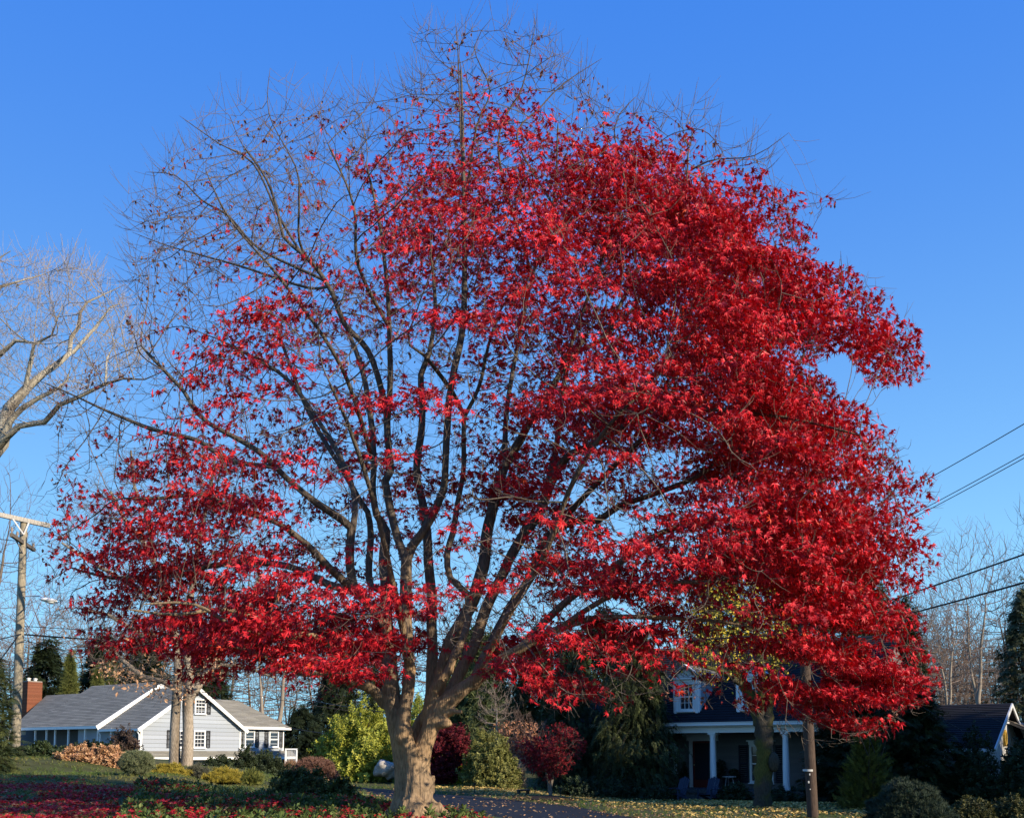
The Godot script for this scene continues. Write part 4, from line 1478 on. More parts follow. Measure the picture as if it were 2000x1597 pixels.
# ---------------------------------------------------------------- plants
# a shrub between two heights of the photograph at depth d: a lumpy body of leaf sprays on a few stems
func shrub(called: String, label: String, px: float, top: float, base: float, wide: float, d: float, leaf: String, count: int, size: float, c0: Color, c1: Color, opt := {}) -> Node3D:
	rng.seed = hash(label)
	var foot := G(px, d)
	var y0 := minf(P(px, base, d).y, foot.y + 0.05)
	var y1 := P(px, top, d).y
	var o := thing(called, label, opt.get("category", "shrub"), Vector3(foot.x, y0, -d), 0.0, opt.get("group", ""))
	var r := Vector3(wide * 0.5 * d / F, (y1 - y0) * 0.5, opt.get("deep", 1.0) * wide * 0.5 * d / F)
	var mound: bool = opt.get("mound", true)
	var lump: float = opt.get("lump", 0.24)
	var lift: float = opt.get("lift", 0.5)
	if mound:
		r.y = y1 - y0
	var xf := []
	var cols := PackedColorArray()
	var off := rng.randf() * 50.0
	for i in count:
		var dir := rdir()
		if mound and dir.y < 0.0:
			dir.y = -dir.y
		var shape := 1.0 + lump * 2.0 * noise.get_noise_3d(dir.x * 1.6 + off, dir.y * 1.6, dir.z * 1.6) + lump * noise.get_noise_3d(dir.x * 4.0 + off, dir.y * 4.0, dir.z * 4.0)
		var k := pow(rng.randf(), 0.28)
		var p := dir * r * shape * k
		if opt.has("cone"):
			p = Vector3(dir.x * r.x * shape * k, 0, dir.z * r.z * shape * k)
			var t := pow(rng.randf(), 1.5)
			p *= pow(1.0 - t, 0.7) * 0.98 + 0.02
			p.y = -r.y + t * 2.0 * r.y if not mound else t * r.y
			dir = Vector3(dir.x, 0.25, dir.z).normalized()
		if not mound:
			p.y += r.y
		p.y = maxf(p.y, 0.02)
		var y := (dir * 0.8 + Vector3(0, lift, 0) + rdir() * 0.55).normalized()
		var s := size * rng.randf_range(0.65, 1.25)
		xf.append(Transform3D(frame(y, rdir()).scaled(Vector3.ONE * s), p - y * s * 0.5))
		cols.append(vary(c0.lerp(c1, rng.randf()), 0.18))
	scatter("foliage", MESH[leaf], M.needle if leaf in ["spray", "plume", "weeping", "needles"] else M.leaf, xf, cols, o)
	var b := MB.new()
	b.col = Color(0.12, 0.09, 0.07)
	for i in int(opt.get("stems", 7)):
		var a := rng.randf() * TAU
		var e := Vector3(cos(a) * r.x, r.y * rng.randf_range(0.9, 1.4) * (1.0 if mound else 1.1), sin(a) * r.z) * rng.randf_range(0.35, 0.75)
		b.tube(PackedVector3Array([Vector3(cos(a), 0, sin(a)) * 0.06 + Vector3(0, -0.1, 0), e * 0.5 + Vector3(0, 0.1, 0), e]), PackedFloat32Array([0.03, 0.02, 0.006]), 5)
	obj("stems", b, M.bark, o)
	return o

# an evergreen: trunk, and sprays hung in whorls that thin out towards the top
func conifer(called: String, label: String, px: float, top: float, base: float, wide: float, d: float, leaf: String, count: int, size: float, c0: Color, c1: Color, opt := {}) -> Node3D:
	var foot := G(px, d)
	var y0 := foot.y if opt.get("rooted", true) else P(px, base, d).y
	var y1: float = opt.get("height", 0.0) + y0
	if not opt.has("height"):
		y1 = P(px, top, d).y
	return conifer_at(called, label, Vector3(foot.x, y0, -d), y1 - y0, wide * 0.5 * d / F, leaf, count, size, c0, c1, opt)

func conifer_at(called: String, label: String, at: Vector3, h: float, rad: float, leaf: String, count: int, size: float, c0: Color, c1: Color, opt := {}) -> Node3D:
	rng.seed = hash(label)
	var o := thing(called, label, "tree", at, 0.0, opt.get("group", ""))
	var b := MB.new()
	b.col = Color(0.13, 0.10, 0.08)
	b.tube(PackedVector3Array([Vector3(0, -0.2, 0), Vector3(0.03, h * 0.3, 0), Vector3(0, h * 0.7, 0.03), Vector3(0, h * 0.99, 0)]), PackedFloat32Array([h * 0.022 + 0.03, h * 0.017 + 0.02, h * 0.008 + 0.01, 0.01]), 9)
	obj("trunk", b, M.bark, o)
	var skirt: float = opt.get("skirt", 0.06)
	var droop: float = opt.get("droop", 0.25)
	var power: float = opt.get("power", 0.8)
	var xf := []
	var cols := PackedColorArray()
	var off := rng.randf() * 90.0
	var boughs := MB.new()
	boughs.col = Color(0.10, 0.08, 0.065)
	var n_boughs := int(opt.get("boughs", 46))
	var per := maxi(1, count / n_boughs)
	for i in n_boughs:
		var t := pow((i + rng.randf()) / n_boughs, 1.25)
		t = clampf(t, 0.0, 0.985)
		var a := i * 2.39996 + rng.randf_range(-0.5, 0.5)
		var rr := rad * (pow(1.0 - t, power) * 0.96 + 0.04) * rng.randf_range(0.72, 1.12) * (1.0 + 0.35 * noise.get_noise_2d(t * 4.0 + off, a))
		if t < 0.12:
			rr *= 0.75 + 2.0 * t
		var from := Vector3(0, h * (skirt + (1.0 - skirt) * t), 0)
		var out := Vector3(cos(a), 0, sin(a))
		var to := from + out * rr + Vector3(0, rr * (0.25 - droop * 1.6), 0)
		var mid := from.lerp(to, 0.5) + Vector3(0, rr * 0.14, 0)
		boughs.tube(PackedVector3Array([from, mid, to]), PackedFloat32Array([0.012 + h * 0.003, 0.01 + h * 0.0015, 0.006]), 4)
		for k in per:
			var u := pow(rng.randf(), 0.6)
			var p := from.lerp(mid, u * 2.0) if u < 0.5 else mid.lerp(to, u * 2.0 - 1.0)
			var side := Vector3(-out.z, 0, out.x)
			var sp := rr * 0.30 * (1.15 - u * 0.5)
			p += side * rng.randfn(0, sp) + Vector3(0, rng.randfn(-droop * rr * 0.18, 0.03 * h + size * 0.2), 0)
			var y := (out * 0.8 + side * rng.randf_range(-0.8, 0.8) + Vector3(0, 0.25 - droop * 1.7, 0) + rdir() * 0.35).normalized()
			var s := size * rng.randf_range(0.7, 1.3)
			xf.append(Transform3D(frame(y, Vector3.UP + rdir() * 0.6).scaled(Vector3.ONE * s), p))
			cols.append(vary(c0.lerp(c1, rng.randf() * (0.35 + 0.65 * u)), 0.16))
	obj("branches", boughs, M.bark, o, "stuff")
	scatter("foliage", MESH[leaf], M.needle, xf, cols, o)
	return o

# a bare or thinly leaved tree grown towards points spread through its crown
func bare_tree(called: String, label: String, px: float, top: float, wide: float, d: float, goals_n: int, bark: Color, opt := {}) -> Node3D:
	rng.seed = hash(label)
	var foot := G(px, d)
	var h := P(px, top, d).y - foot.y
	var rad := wide * 0.5 * d / F
	var o := thing(called, label, "tree", foot, 0.0, opt.get("group", ""))
	var pos := PackedVector3Array()
	var par := PackedInt32Array()
	var hr := PackedFloat32Array()
	var tr: float = opt.get("trunk", h * 0.016)
	var leads: int = opt.get("leads", 2)
	var clear: float = opt.get("clear", 0.35)
	var step := h / 34.0
	for l in leads:
		var a := TAU * l / leads + rng.randf()
		var lean := Vector3(cos(a), 0, sin(a) * 0.6) * rad * (0.28 if leads > 1 else 0.05)
		var from: float = 0.0 if opt.get("split", false) else clear * 0.75
		var n := int(h * (0.72 - (from if l > 0 else 0.0)) / step)
		var parent := -1
		if l > 0 and not opt.get("split", false):
			parent = int(h * from / step)
		for i in n:
			var t := (i + 1.0) / n
			var y := h * (from if l > 0 else 0.0) + step * i
			var k := clampf((y / h - from) / 0.6, 0.0, 1.0)
			var p := Vector3(0, y - (0.15 if i == 0 else 0.0), 0) + lean * k + Vector3(noise.get_noise_2d(y * 0.16, l * 9.0 + px), 0, noise.get_noise_2d(y * 0.16, l * 9.0 + px + 40.0)) * 0.16 * h / 10.0
			if opt.get("split", false):
				p += lean.normalized() * tr * 1.2
			pos.append(p)
			par.append(parent)
			hr.append(tr * pow(1.0 - 0.9 * minf(1.0, y / (h * 0.75)), 0.9) * (0.8 if l > 0 else 1.0) * (1.35 if i == 0 else 1.0))
			parent = pos.size() - 1
	var hand := pos.size()
	var goals := PackedVector3Array()
	while goals.size() < goals_n:
		var q := rdir() * pow(rng.randf(), 0.4)
		q = Vector3(q.x * rad, h * (clear + (1.0 - clear) * (0.5 + 0.5 * q.y)), q.z * rad)
		var narrow := 1.0 - 0.5 * clampf((h * (clear + 0.15) - q.y) / (h * 0.2), 0.0, 1.0)
		if opt.has("fan"):
			narrow = lerpf(opt.fan, 1.0, clampf((q.y / h - clear) / (1.0 - clear) * 1.6, 0.0, 1.0)) * (1.0 + 0.5 * noise.get_noise_2d(q.y * 1.5, atan2(q.z, q.x) * 1.5))
		goals.append(Vector3(q.x * narrow, q.y, q.z * narrow))
	var g := grow(pos, par, goals, step, h / 4.5, step * 1.1, 60, Vector3(0, 0.13, 0))
	pos = g[0]
	par = g[1]
	var r := thickness(par, opt.get("tip", 0.00017 * d), 2.3, hr)
	var b := MB.new()
	b.col = bark
	for l in leads:
		pass
	var chain := PackedVector3Array()
	var cr := PackedFloat32Array()
	for i in hand:
		if i > 0 and par[i] != i - 1:
			b.tube(chain, cr, 9, false, 0.04)
			chain = PackedVector3Array()
			cr = PackedFloat32Array()
			if par[i] >= 0:
				chain.append(pos[par[i]])
				cr.append(hr[i])
		chain.append(pos[i])
		cr.append(hr[i])
	b.tube(chain, cr, 9, false, 0.04)
	obj("trunk", b, M.bark, o)
	b = MB.new()
	b.col = bark * Color(0.85, 0.8, 0.8)
	var thin := MB.new()
	thin.col = opt.get("twig", bark * Color(0.85, 0.75, 0.75))
	limbs_into(pos, par, r, hand, b, thin, 0.0005 * d)
	var tip_r: float = opt.get("tip", 0.00017 * d)
	var heart := Vector3(0, h * (clear + 0.15), 0)
	for i in range(hand, pos.size()):
		if r[i] < tip_r * 1.7:
			var dd := ((pos[i] - heart).normalized() + Vector3(0, 0.15, 0) + rdir() * 0.75).normalized()
			var l := step * rng.randf_range(0.9, 2.2)
			thin.tube(PackedVector3Array([pos[i], pos[i] + dd * l * 0.5 + rdir() * l * 0.07, pos[i] + (dd + Vector3(0, 0.1, 0)) * l]), PackedFloat32Array([tip_r, tip_r * 0.8, tip_r * 0.4]), 3)
	obj("branches", b, M.bark, o, "stuff")
	obj("twigs", thin, M.bark, o, "stuff")
	if opt.has("leaf"):
		var xf := []
		var cols := PackedColorArray()
		var low: float = opt.get("leaf_top", 1.0) * h
		var sz: float = opt.get("leaf_size", 0.12)
		var n: int = opt.get("leaves", 1500)
		var tries := 0
		while xf.size() < n and tries < n * 20:
			tries += 1
			var i := rng.randi_range(hand, pos.size() - 1)
			if r[i] > 0.0006 * d or pos[i].y > low or noise.get_noise_3d(pos[i].x * 0.7, pos[i].y * 0.9, pos[i].z * 0.7) < opt.get("gap", -0.1):
				continue
			var p := pos[i] + rdir() * sz * 2.2
			xf.append(Transform3D(frame((Vector3(0, -0.6, 0) + rdir()).normalized(), rdir()).scaled(Vector3.ONE * sz * rng.randf_range(0.7, 1.3)), p))
			cols.append(vary(opt.leaf.lerp(opt.get("leaf2", opt.leaf), rng.randf()), 0.2))
		scatter("leaves", MESH.get(opt.get("leaf_mesh", "oval_leaf")), M.dry_leaf, xf, cols, o)
	return o


func far_trees() -> void:
	var grey := Color(0.24, 0.20, 0.17)
	var pale := Color(0.42, 0.36, 0.29)
	# beyond the grey house
	var row := bare_tree("bare_tree", "reddish bare tree standing behind the utility pole", 55, 1135, 190, 112, 1500, grey, {"twig": Color(0.28, 0.19, 0.17)})
	dup(row, G(-90, 118), 2.1, 1.05, "reddish bare tree at the far left edge, behind the pole")
	bare_tree("bare_tree", "bare tree rising over the brick chimney of the grey house", 165, 1165, 190, 120, 1400, grey, {"twig": Color(0.27, 0.21, 0.18)})
	bare_tree("bare_tree", "slender bare tree at the left edge, above the pole's crossarm", -25, 890, 190, 62, 1200, grey, {"leads": 2})
	bare_tree("bare_tree", "pale double trunked bare tree behind the grey house's right wing", 533, 1120, 260, 88, 1500, pale, {"leads": 2, "clear": 0.5, "trunk": 0.27, "split": true})
	var m := bare_tree("bare_tree", "hazy bare tree in the gap right of the grey house", 620, 1200, 200, 125, 1400, grey, {"leads": 3, "clear": 0.2})
	dup(m, G(440, 128), 1.0, 1.12, "hazy bare tree seen under the maple's left skirt, left of the pale double trunk")
	dup(m, G(730, 132), 2.4, 1.15, "hazy bare tree behind the tall hemlocks")
	dup(m, G(300, 126), 4.0, 1.2, "hazy bare tree behind the oak and the grey house's ridge")
	dup(m, G(880, 130), 5.2, 1.25, "hazy bare tree seen between the maple's middle limbs")
	bare_tree("bare_tree", "dark bare tree behind the maple's right hand limbs", 1065, 1070, 250, 82, 1500, Color(0.2, 0.17, 0.15), {"leads": 3, "clear": 0.3})
	# beyond the low house on the right
	bare_tree("bare_tree", "two stemmed bare tree right of the maple, above the low house", 1852, 1130, 150, 88, 1500, pale, {"leads": 2, "clear": 0.3, "trunk": 0.22})
	bare_tree("bare_tree", "tallest bare tree on the right, with two pale upright stems", 1912, 1015, 190, 92, 2000, pale, {"leads": 2, "clear": 0.28, "trunk": 0.26})
	bare_tree("bare_tree", "grey bare tree at the right edge behind the tallest one", 1978, 1090, 170, 106, 1500, grey, {"leads": 3, "clear": 0.25})
	bare_tree("bare_tree", "thin bare tree close beside the maple's right flank", 1800, 1130, 130, 116, 1300, grey, {"leads": 2, "clear": 0.25})
	bare_tree("bare_tree", "bare tree top coming in from the right edge", 2075, 930, 190, 74, 1200, grey, {"leads": 2})
	bare_tree("russet_tree", "tree with rusty orange leaves between the two pale stemmed bare trees", 1880, 1165, 120, 122, 700, grey, {"leads": 2, "clear": 0.15, "leaf": Color(0.30, 0.10, 0.035), "leaf2": Color(0.34, 0.17, 0.08), "leaves": 650, "leaf_size": 0.30, "gap": 0.05})
	bare_tree("russet_tree", "tree with brownish leaves low beside the maple's right flank", 1812, 1190, 130, 128, 700, grey, {"leads": 3, "clear": 0.15, "leaf": Color(0.26, 0.15, 0.08), "leaf2": Color(0.28, 0.11, 0.05), "leaves": 450, "leaf_size": 0.28, "gap": 0.05})
	var thicket := bare_tree("bare_tree", "low grey thicket tree above the low house's ridge", 1840, 1235, 190, 112, 1700, Color(0.26, 0.20, 0.15), {"leads": 4, "clear": 0.05, "twig": Color(0.30, 0.22, 0.17)})
	dup(thicket, G(1800, 104), 0.7, 0.9, "low brownish thicket tree beside the narrow dark evergreen")
	dup(thicket, G(1885, 108), 2.0, 0.95, "low brownish thicket tree between the two pale stemmed bare trees")
	dup(thicket, G(1950, 106), 4.4, 0.9, "low brownish thicket tree just left of the grey green spruce")
	dup(thicket, G(1860, 128), 5.5, 1.35, "taller brownish thicket tree behind the two stemmed bare tree")
	dup(thicket, G(30, 108), 3.6, 0.95, "low brownish thicket tree at the foot of the utility pole, far behind")
	dup(thicket, G(250, 122), 1.7, 1.1, "brownish thicket tree over the grey house's main ridge")
	dup(thicket, G(500, 118), 2.9, 0.95, "low brownish thicket tree left of the pale double trunk")
	dup(thicket, G(1940, 140), 1.3, 1.1, "low grey thicket tree behind the tallest bare tree")
	dup(thicket, G(2010, 138), 3.3, 1.2, "low grey thicket tree at the right edge behind the spruce")
	dup(thicket, G(90, 140), 2.3, 1.0, "low grey thicket tree behind the brick chimney")
	dup(thicket, G(0, 142), 5.0, 1.1, "low grey thicket tree at the left edge, left of the pole")
	dup(thicket, G(560, 145), 0.4, 1.0, "low grey thicket tree right of the pale double trunk")
	dup(thicket, G(680, 140), 4.1, 1.1, "low grey thicket tree behind the nearer hemlock")
	# evergreens
	var dk := Color(0.018, 0.030, 0.014)
	var md := Color(0.045, 0.065, 0.025)
	conifer("dark_evergreen", "dark evergreen behind the grey house's ridge, right of the small golden spruces", 285, 1245, 1440, 120, 100, "spray", 1500, 1.5, dk, md, {"power": 0.5})
	conifer("dark_evergreen", "dark evergreen between the pole and the first golden spruce", 85, 1262, 1440, 100, 104, "spray", 1300, 1.5, dk, md, {"power": 0.5})
	conifer("dark_evergreen", "dark evergreen behind the two smaller golden spruces", 195, 1245, 1440, 110, 108, "spray", 1300, 1.6, dk, md, {"power": 0.45})
	conifer("dark_evergreen", "dark evergreen partly behind the oak's twin trunks", 400, 1262, 1440, 130, 106, "spray", 1300, 1.6, dk, md, {"power": 0.5})
	var gold := Color(0.16, 0.17, 0.04)
	conifer("golden_spruce", "golden green spruce behind the grey house, the largest of three", 133, 1286, 1440, 66, 90, "needles", 1500, 0.55, Color(0.08, 0.10, 0.03), gold, {"group": "golden spruces behind the grey house"})
	conifer("golden_spruce", "golden green spruce in the middle of three behind the grey house", 188, 1308, 1440, 50, 90, "needles", 1100, 0.5, Color(0.08, 0.10, 0.03), gold, {"group": "golden spruces behind the grey house"})
	conifer("golden_spruce", "narrow golden green spruce, rightmost of three behind the grey house", 215, 1298, 1440, 38, 92, "needles", 900, 0.5, Color(0.08, 0.10, 0.03), gold, {"group": "golden spruces behind the grey house"})
	conifer("hemlock", "dark hemlock right of the grey house, behind the yellow green shrub", 655, 1295, 1495, 150, 88, "spray", 2600, 0.85, dk, md, {"power": 0.5, "droop": 0.4})
	conifer("hemlock", "dark hemlock behind the maple's trunk", 745, 1285, 1495, 150, 90, "weeping", 2600, 0.85, dk, Color(0.09, 0.10, 0.03), {"power": 0.5, "droop": 0.4})
	conifer("hemlock", "low dark hemlock beside the grey house's right corner", 592, 1385, 1500, 110, 84, "spray", 2000, 0.7, dk, Color(0.03, 0.045, 0.02), {"power": 0.45, "droop": 0.35})
	conifer("pine_tree", "sunlit green pine behind the round shrub right of the trunk", 930, 1235, 1450, 210, 68, "needles", 4000, 0.6, Color(0.05, 0.075, 0.03), Color(0.13, 0.15, 0.06), {"power": 0.4})
	conifer("pine_tree", "dull green pine behind the small dark red maple", 1040, 1255, 1450, 160, 74, "needles", 2000, 0.65, Color(0.04, 0.06, 0.025), Color(0.09, 0.10, 0.04), {"power": 0.5})
	conifer("cedar", "tall cedar with hanging sprays left of the porch, its left half", 1115, 1235, 1540, 150, 45, "weeping", 4200, 0.50, dk, Color(0.07, 0.09, 0.03), {"power": 0.34, "droop": 0.45, "boughs": 64})
	conifer("cedar", "broad dark cedar hanging over the left end of the porch", 1238, 1232, 1540, 180, 42.5, "weeping", 6000, 0.48, Color(0.022, 0.032, 0.014), Color(0.085, 0.10, 0.03), {"power": 0.32, "droop": 0.45, "boughs": 80})
	for k in [[1410, 1085, 170, 63, "tall dark evergreen behind the porch house's dormers"], [1520, 1060, 170, 66, "tall dark evergreen behind the yellow leaved tree"], [1610, 1070, 170, 62, "tall dark evergreen behind the wooden pole on the right"], [1695, 1110, 170, 64, "tall dark evergreen behind the maple's right skirt"]]:
		conifer("dark_evergreen", k[4], k[0], k[1], 1440, k[2], k[3], "spray", 2000, 1.0, Color(0.025, 0.04, 0.018), Color(0.075, 0.09, 0.035), {"power": 0.5})
	conifer("dark_evergreen", "dark evergreen behind the two cedars left of the porch", 1180, 1205, 1440, 190, 64, "spray", 2200, 1.0, dk, md, {"power": 0.4})
	conifer("dark_evergreen", "narrow dark evergreen showing just right of the maple's leaves", 1768, 1180, 1440, 105, 56, "spray", 2600, 0.7, dk, Color(0.05, 0.07, 0.03), {"power": 0.45})
	conifer("spruce", "grey green spruce at the right edge above the low house", 2002, 1160, 1400, 210, 72, "spray", 2300, 0.8, Color(0.055, 0.075, 0.04), Color(0.15, 0.16, 0.09), {"power": 0.95, "droop": 0.35})
	conifer("cypress", "wide dark cypress between the wooden pole and the low house", 1668, 1285, 1540, 190, 35.5, "spray", 4600, 0.5, dk, Color(0.04, 0.055, 0.02), {"power": 0.42, "boughs": 64})
	conifer("cypress", "dark cypress with a sunny tuft at its right, touching the low roof", 1775, 1338, 1540, 160, 33, "spray", 3400, 0.45, dk, Color(0.06, 0.08, 0.025), {"power": 0.38, "boughs": 56})
	# tall evergreens beyond the right of the frame, whose shade lies over the porch house
	var k := 0
	for t in [[30, -28.5, 13.6, 4.6], [27, -19.5, 12.5, 3.4], [33.5, -26.5, 16, 4.8], [37, -25.5, 17, 5.0], [31, -22, 12, 3.8], [41, -33.5, 17, 4.0]]:
		conifer_at("dark_evergreen", ["tall evergreen outside the right of the view, beside the road", "smaller evergreen outside the view, nearest the road", "tall evergreen outside the view, across from the low house", "tallest evergreen outside the view, set back from the road", "tall evergreen outside the view, closest to the low house", "small evergreen outside the view, across from the clipped hedge"][k], Vector3(t[0], H(t[0], t[1]), t[1]), t[2], t[3], "spray", 2600, 1.2, dk, md, {"power": 0.36})
		k += 1
	sycamore()
	oak()

# the big pale barked tree whose limbs reach in from the left edge
func sycamore() -> void:
	rng.seed = 51
	var d := 25.0
	var pos := PackedVector3Array()
	var par := PackedInt32Array()
	var hr := PackedFloat32Array()
	var tubes := []
	for line in [[[-420, 1500, 34], [-340, 1300, 28], [-210, 1080, 22], [-100, 960, 19], [-30, 900, 17], [0, 866, 15], [17, 797, 11.5], [52, 757, 8.5], [86, 728, 6.5], [115, 708, 6], [135, 690, 5], [138, 659, 4.2], [153, 638, 3.6], [156, 610, 3], [170, 590, 2.2], [202, 575, 1.5], [245, 555, 0.5]],
			[[2, 862, 7], [17, 823, 6], [43, 797, 5.5], [75, 777, 4.5], [115, 757, 3], [130, 742, 2], [138, 715, 0.6]],
			[[-6, 872, 9], [14, 852, 7], [37, 832, 6], [86, 824, 5.5], [98, 811, 5], [115, 791, 4.6], [155, 774, 4], [202, 751, 3.2], [239, 739, 2.4], [282, 741, 1.4], [330, 720, 0.5]],
			[[48, 760, 5], [58, 711, 4.2], [66, 672, 3.4], [100, 655, 2], [120, 600, 0.6]],
			[[-40, 905, 10], [-60, 780, 8], [-10, 700, 6], [30, 665, 3.5], [90, 672, 1], [120, 668, 0.5]],
			[[-60, 800, 8], [-50, 640, 6], [0, 560, 3.5], [50, 545, 1.4], [85, 535, 0.5]], [[-52, 660, 6], [-30, 520, 3], [20, 490, 0.8]],
			[[205, 750, 2.2], [208, 700, 1.6], [230, 660, 0.6]], [[140, 690, 4], [185, 640, 3], [215, 600, 1.6], [240, 590, 0.6]]]:
		var w := PackedVector3Array()
		var r := PackedFloat32Array()
		var turn := rng.randf_range(-1.0, 1.0)
		for i in line.size():
			var dd: float = d + turn * 0.25 * i
			w.append(P(line[i][0], line[i][1], dd))
			r.append(line[i][2] * dd / F)
		var parent := -1
		var best := 1.6
		for i in pos.size():
			if pos[i].distance_to(w[0]) < best:
				best = pos[i].distance_to(w[0])
				parent = i
		for i in w.size() - 1:
			var n := maxi(1, int(w[i].distance_to(w[i + 1]) / 0.3))
			for j in n:
				var t := float(j) / n
				pos.append(w[i].lerp(w[i + 1], t) + rdir() * 0.03)
				hr.append(lerpf(r[i], r[i + 1], t))
				par.append(parent)
				parent = pos.size() - 1
		tubes.append([w, r])
	var o := thing("pale_barked_tree", "large pale barked bare tree reaching in from the left edge, above the utility pole", "tree", Vector3(pos[0].x, 0, -d))
	var hand := pos.size()
	var goals := PackedVector3Array()
	while goals.size() < 1700:
		var px := rng.randf_range(-260, 300)
		var py := rng.randf_range(470, 860)
		var edge := 500.0 + pow(maxf(0.0, px - 120.0) / 180.0, 2.0) * 160.0 + 40.0 * noise.get_noise_1d(px * 0.03)
		if py < edge or py > 860.0 - maxf(0.0, px) * 0.5:
			continue
		goals.append(P(px, py, d + rng.randf_range(-3.0, 3.0)))
	var g := grow(pos, par, goals, 0.25, 2.2, 0.26, 90, Vector3(0, 0.12, 0))
	pos = g[0]
	par = g[1]
	var rr := thickness(par, 0.0055, 2.2, hr)
	var k := 0
	for t in tubes:
		var b := MB.new()
		b.tube(t[0], t[1], 10, false, 0.05)
		for i in b.v.size():
			var m := smoothstep(-0.2, 0.05, noise.get_noise_3d(b.v[i].x * 1.9, b.v[i].y * 1.9, b.v[i].z * 1.9))
			b.c[i] = Color(0.17, 0.14, 0.11).lerp(Color(0.68, 0.62, 0.50), m)
		var part_ := obj("trunk" if k == 0 else "limb", b, M.bark, o)
		part_.position = -o.position
		k += 1
	var a := MB.new()
	var thin := MB.new()
	a.col = Color(0.46, 0.40, 0.32)
	thin.col = Color(0.48, 0.42, 0.37)
	limbs_into(pos, par, rr, hand, a, thin, 0.012)
	for i in range(hand, pos.size()):
		if rr[i] < 0.010:
			for q in 2:
				var dd := ((pos[i] - pos[maxi(par[i], 0)]).normalized() * 0.6 + Vector3(0.1, 0.4, 0) + rdir() * 0.7).normalized()
				var l := rng.randf_range(0.3, 0.7)
				thin.tube(PackedVector3Array([pos[i], pos[i] + dd * l * 0.5 + rdir() * 0.04, pos[i] + dd * l + Vector3(0, 0.08, 0)]), PackedFloat32Array([0.0055, 0.0045, 0.0028]), 3)
	for pr in [["branches", a], ["twigs", thin]]:
		obj(pr[0], pr[1], M.bark, o, "stuff").position = -o.position

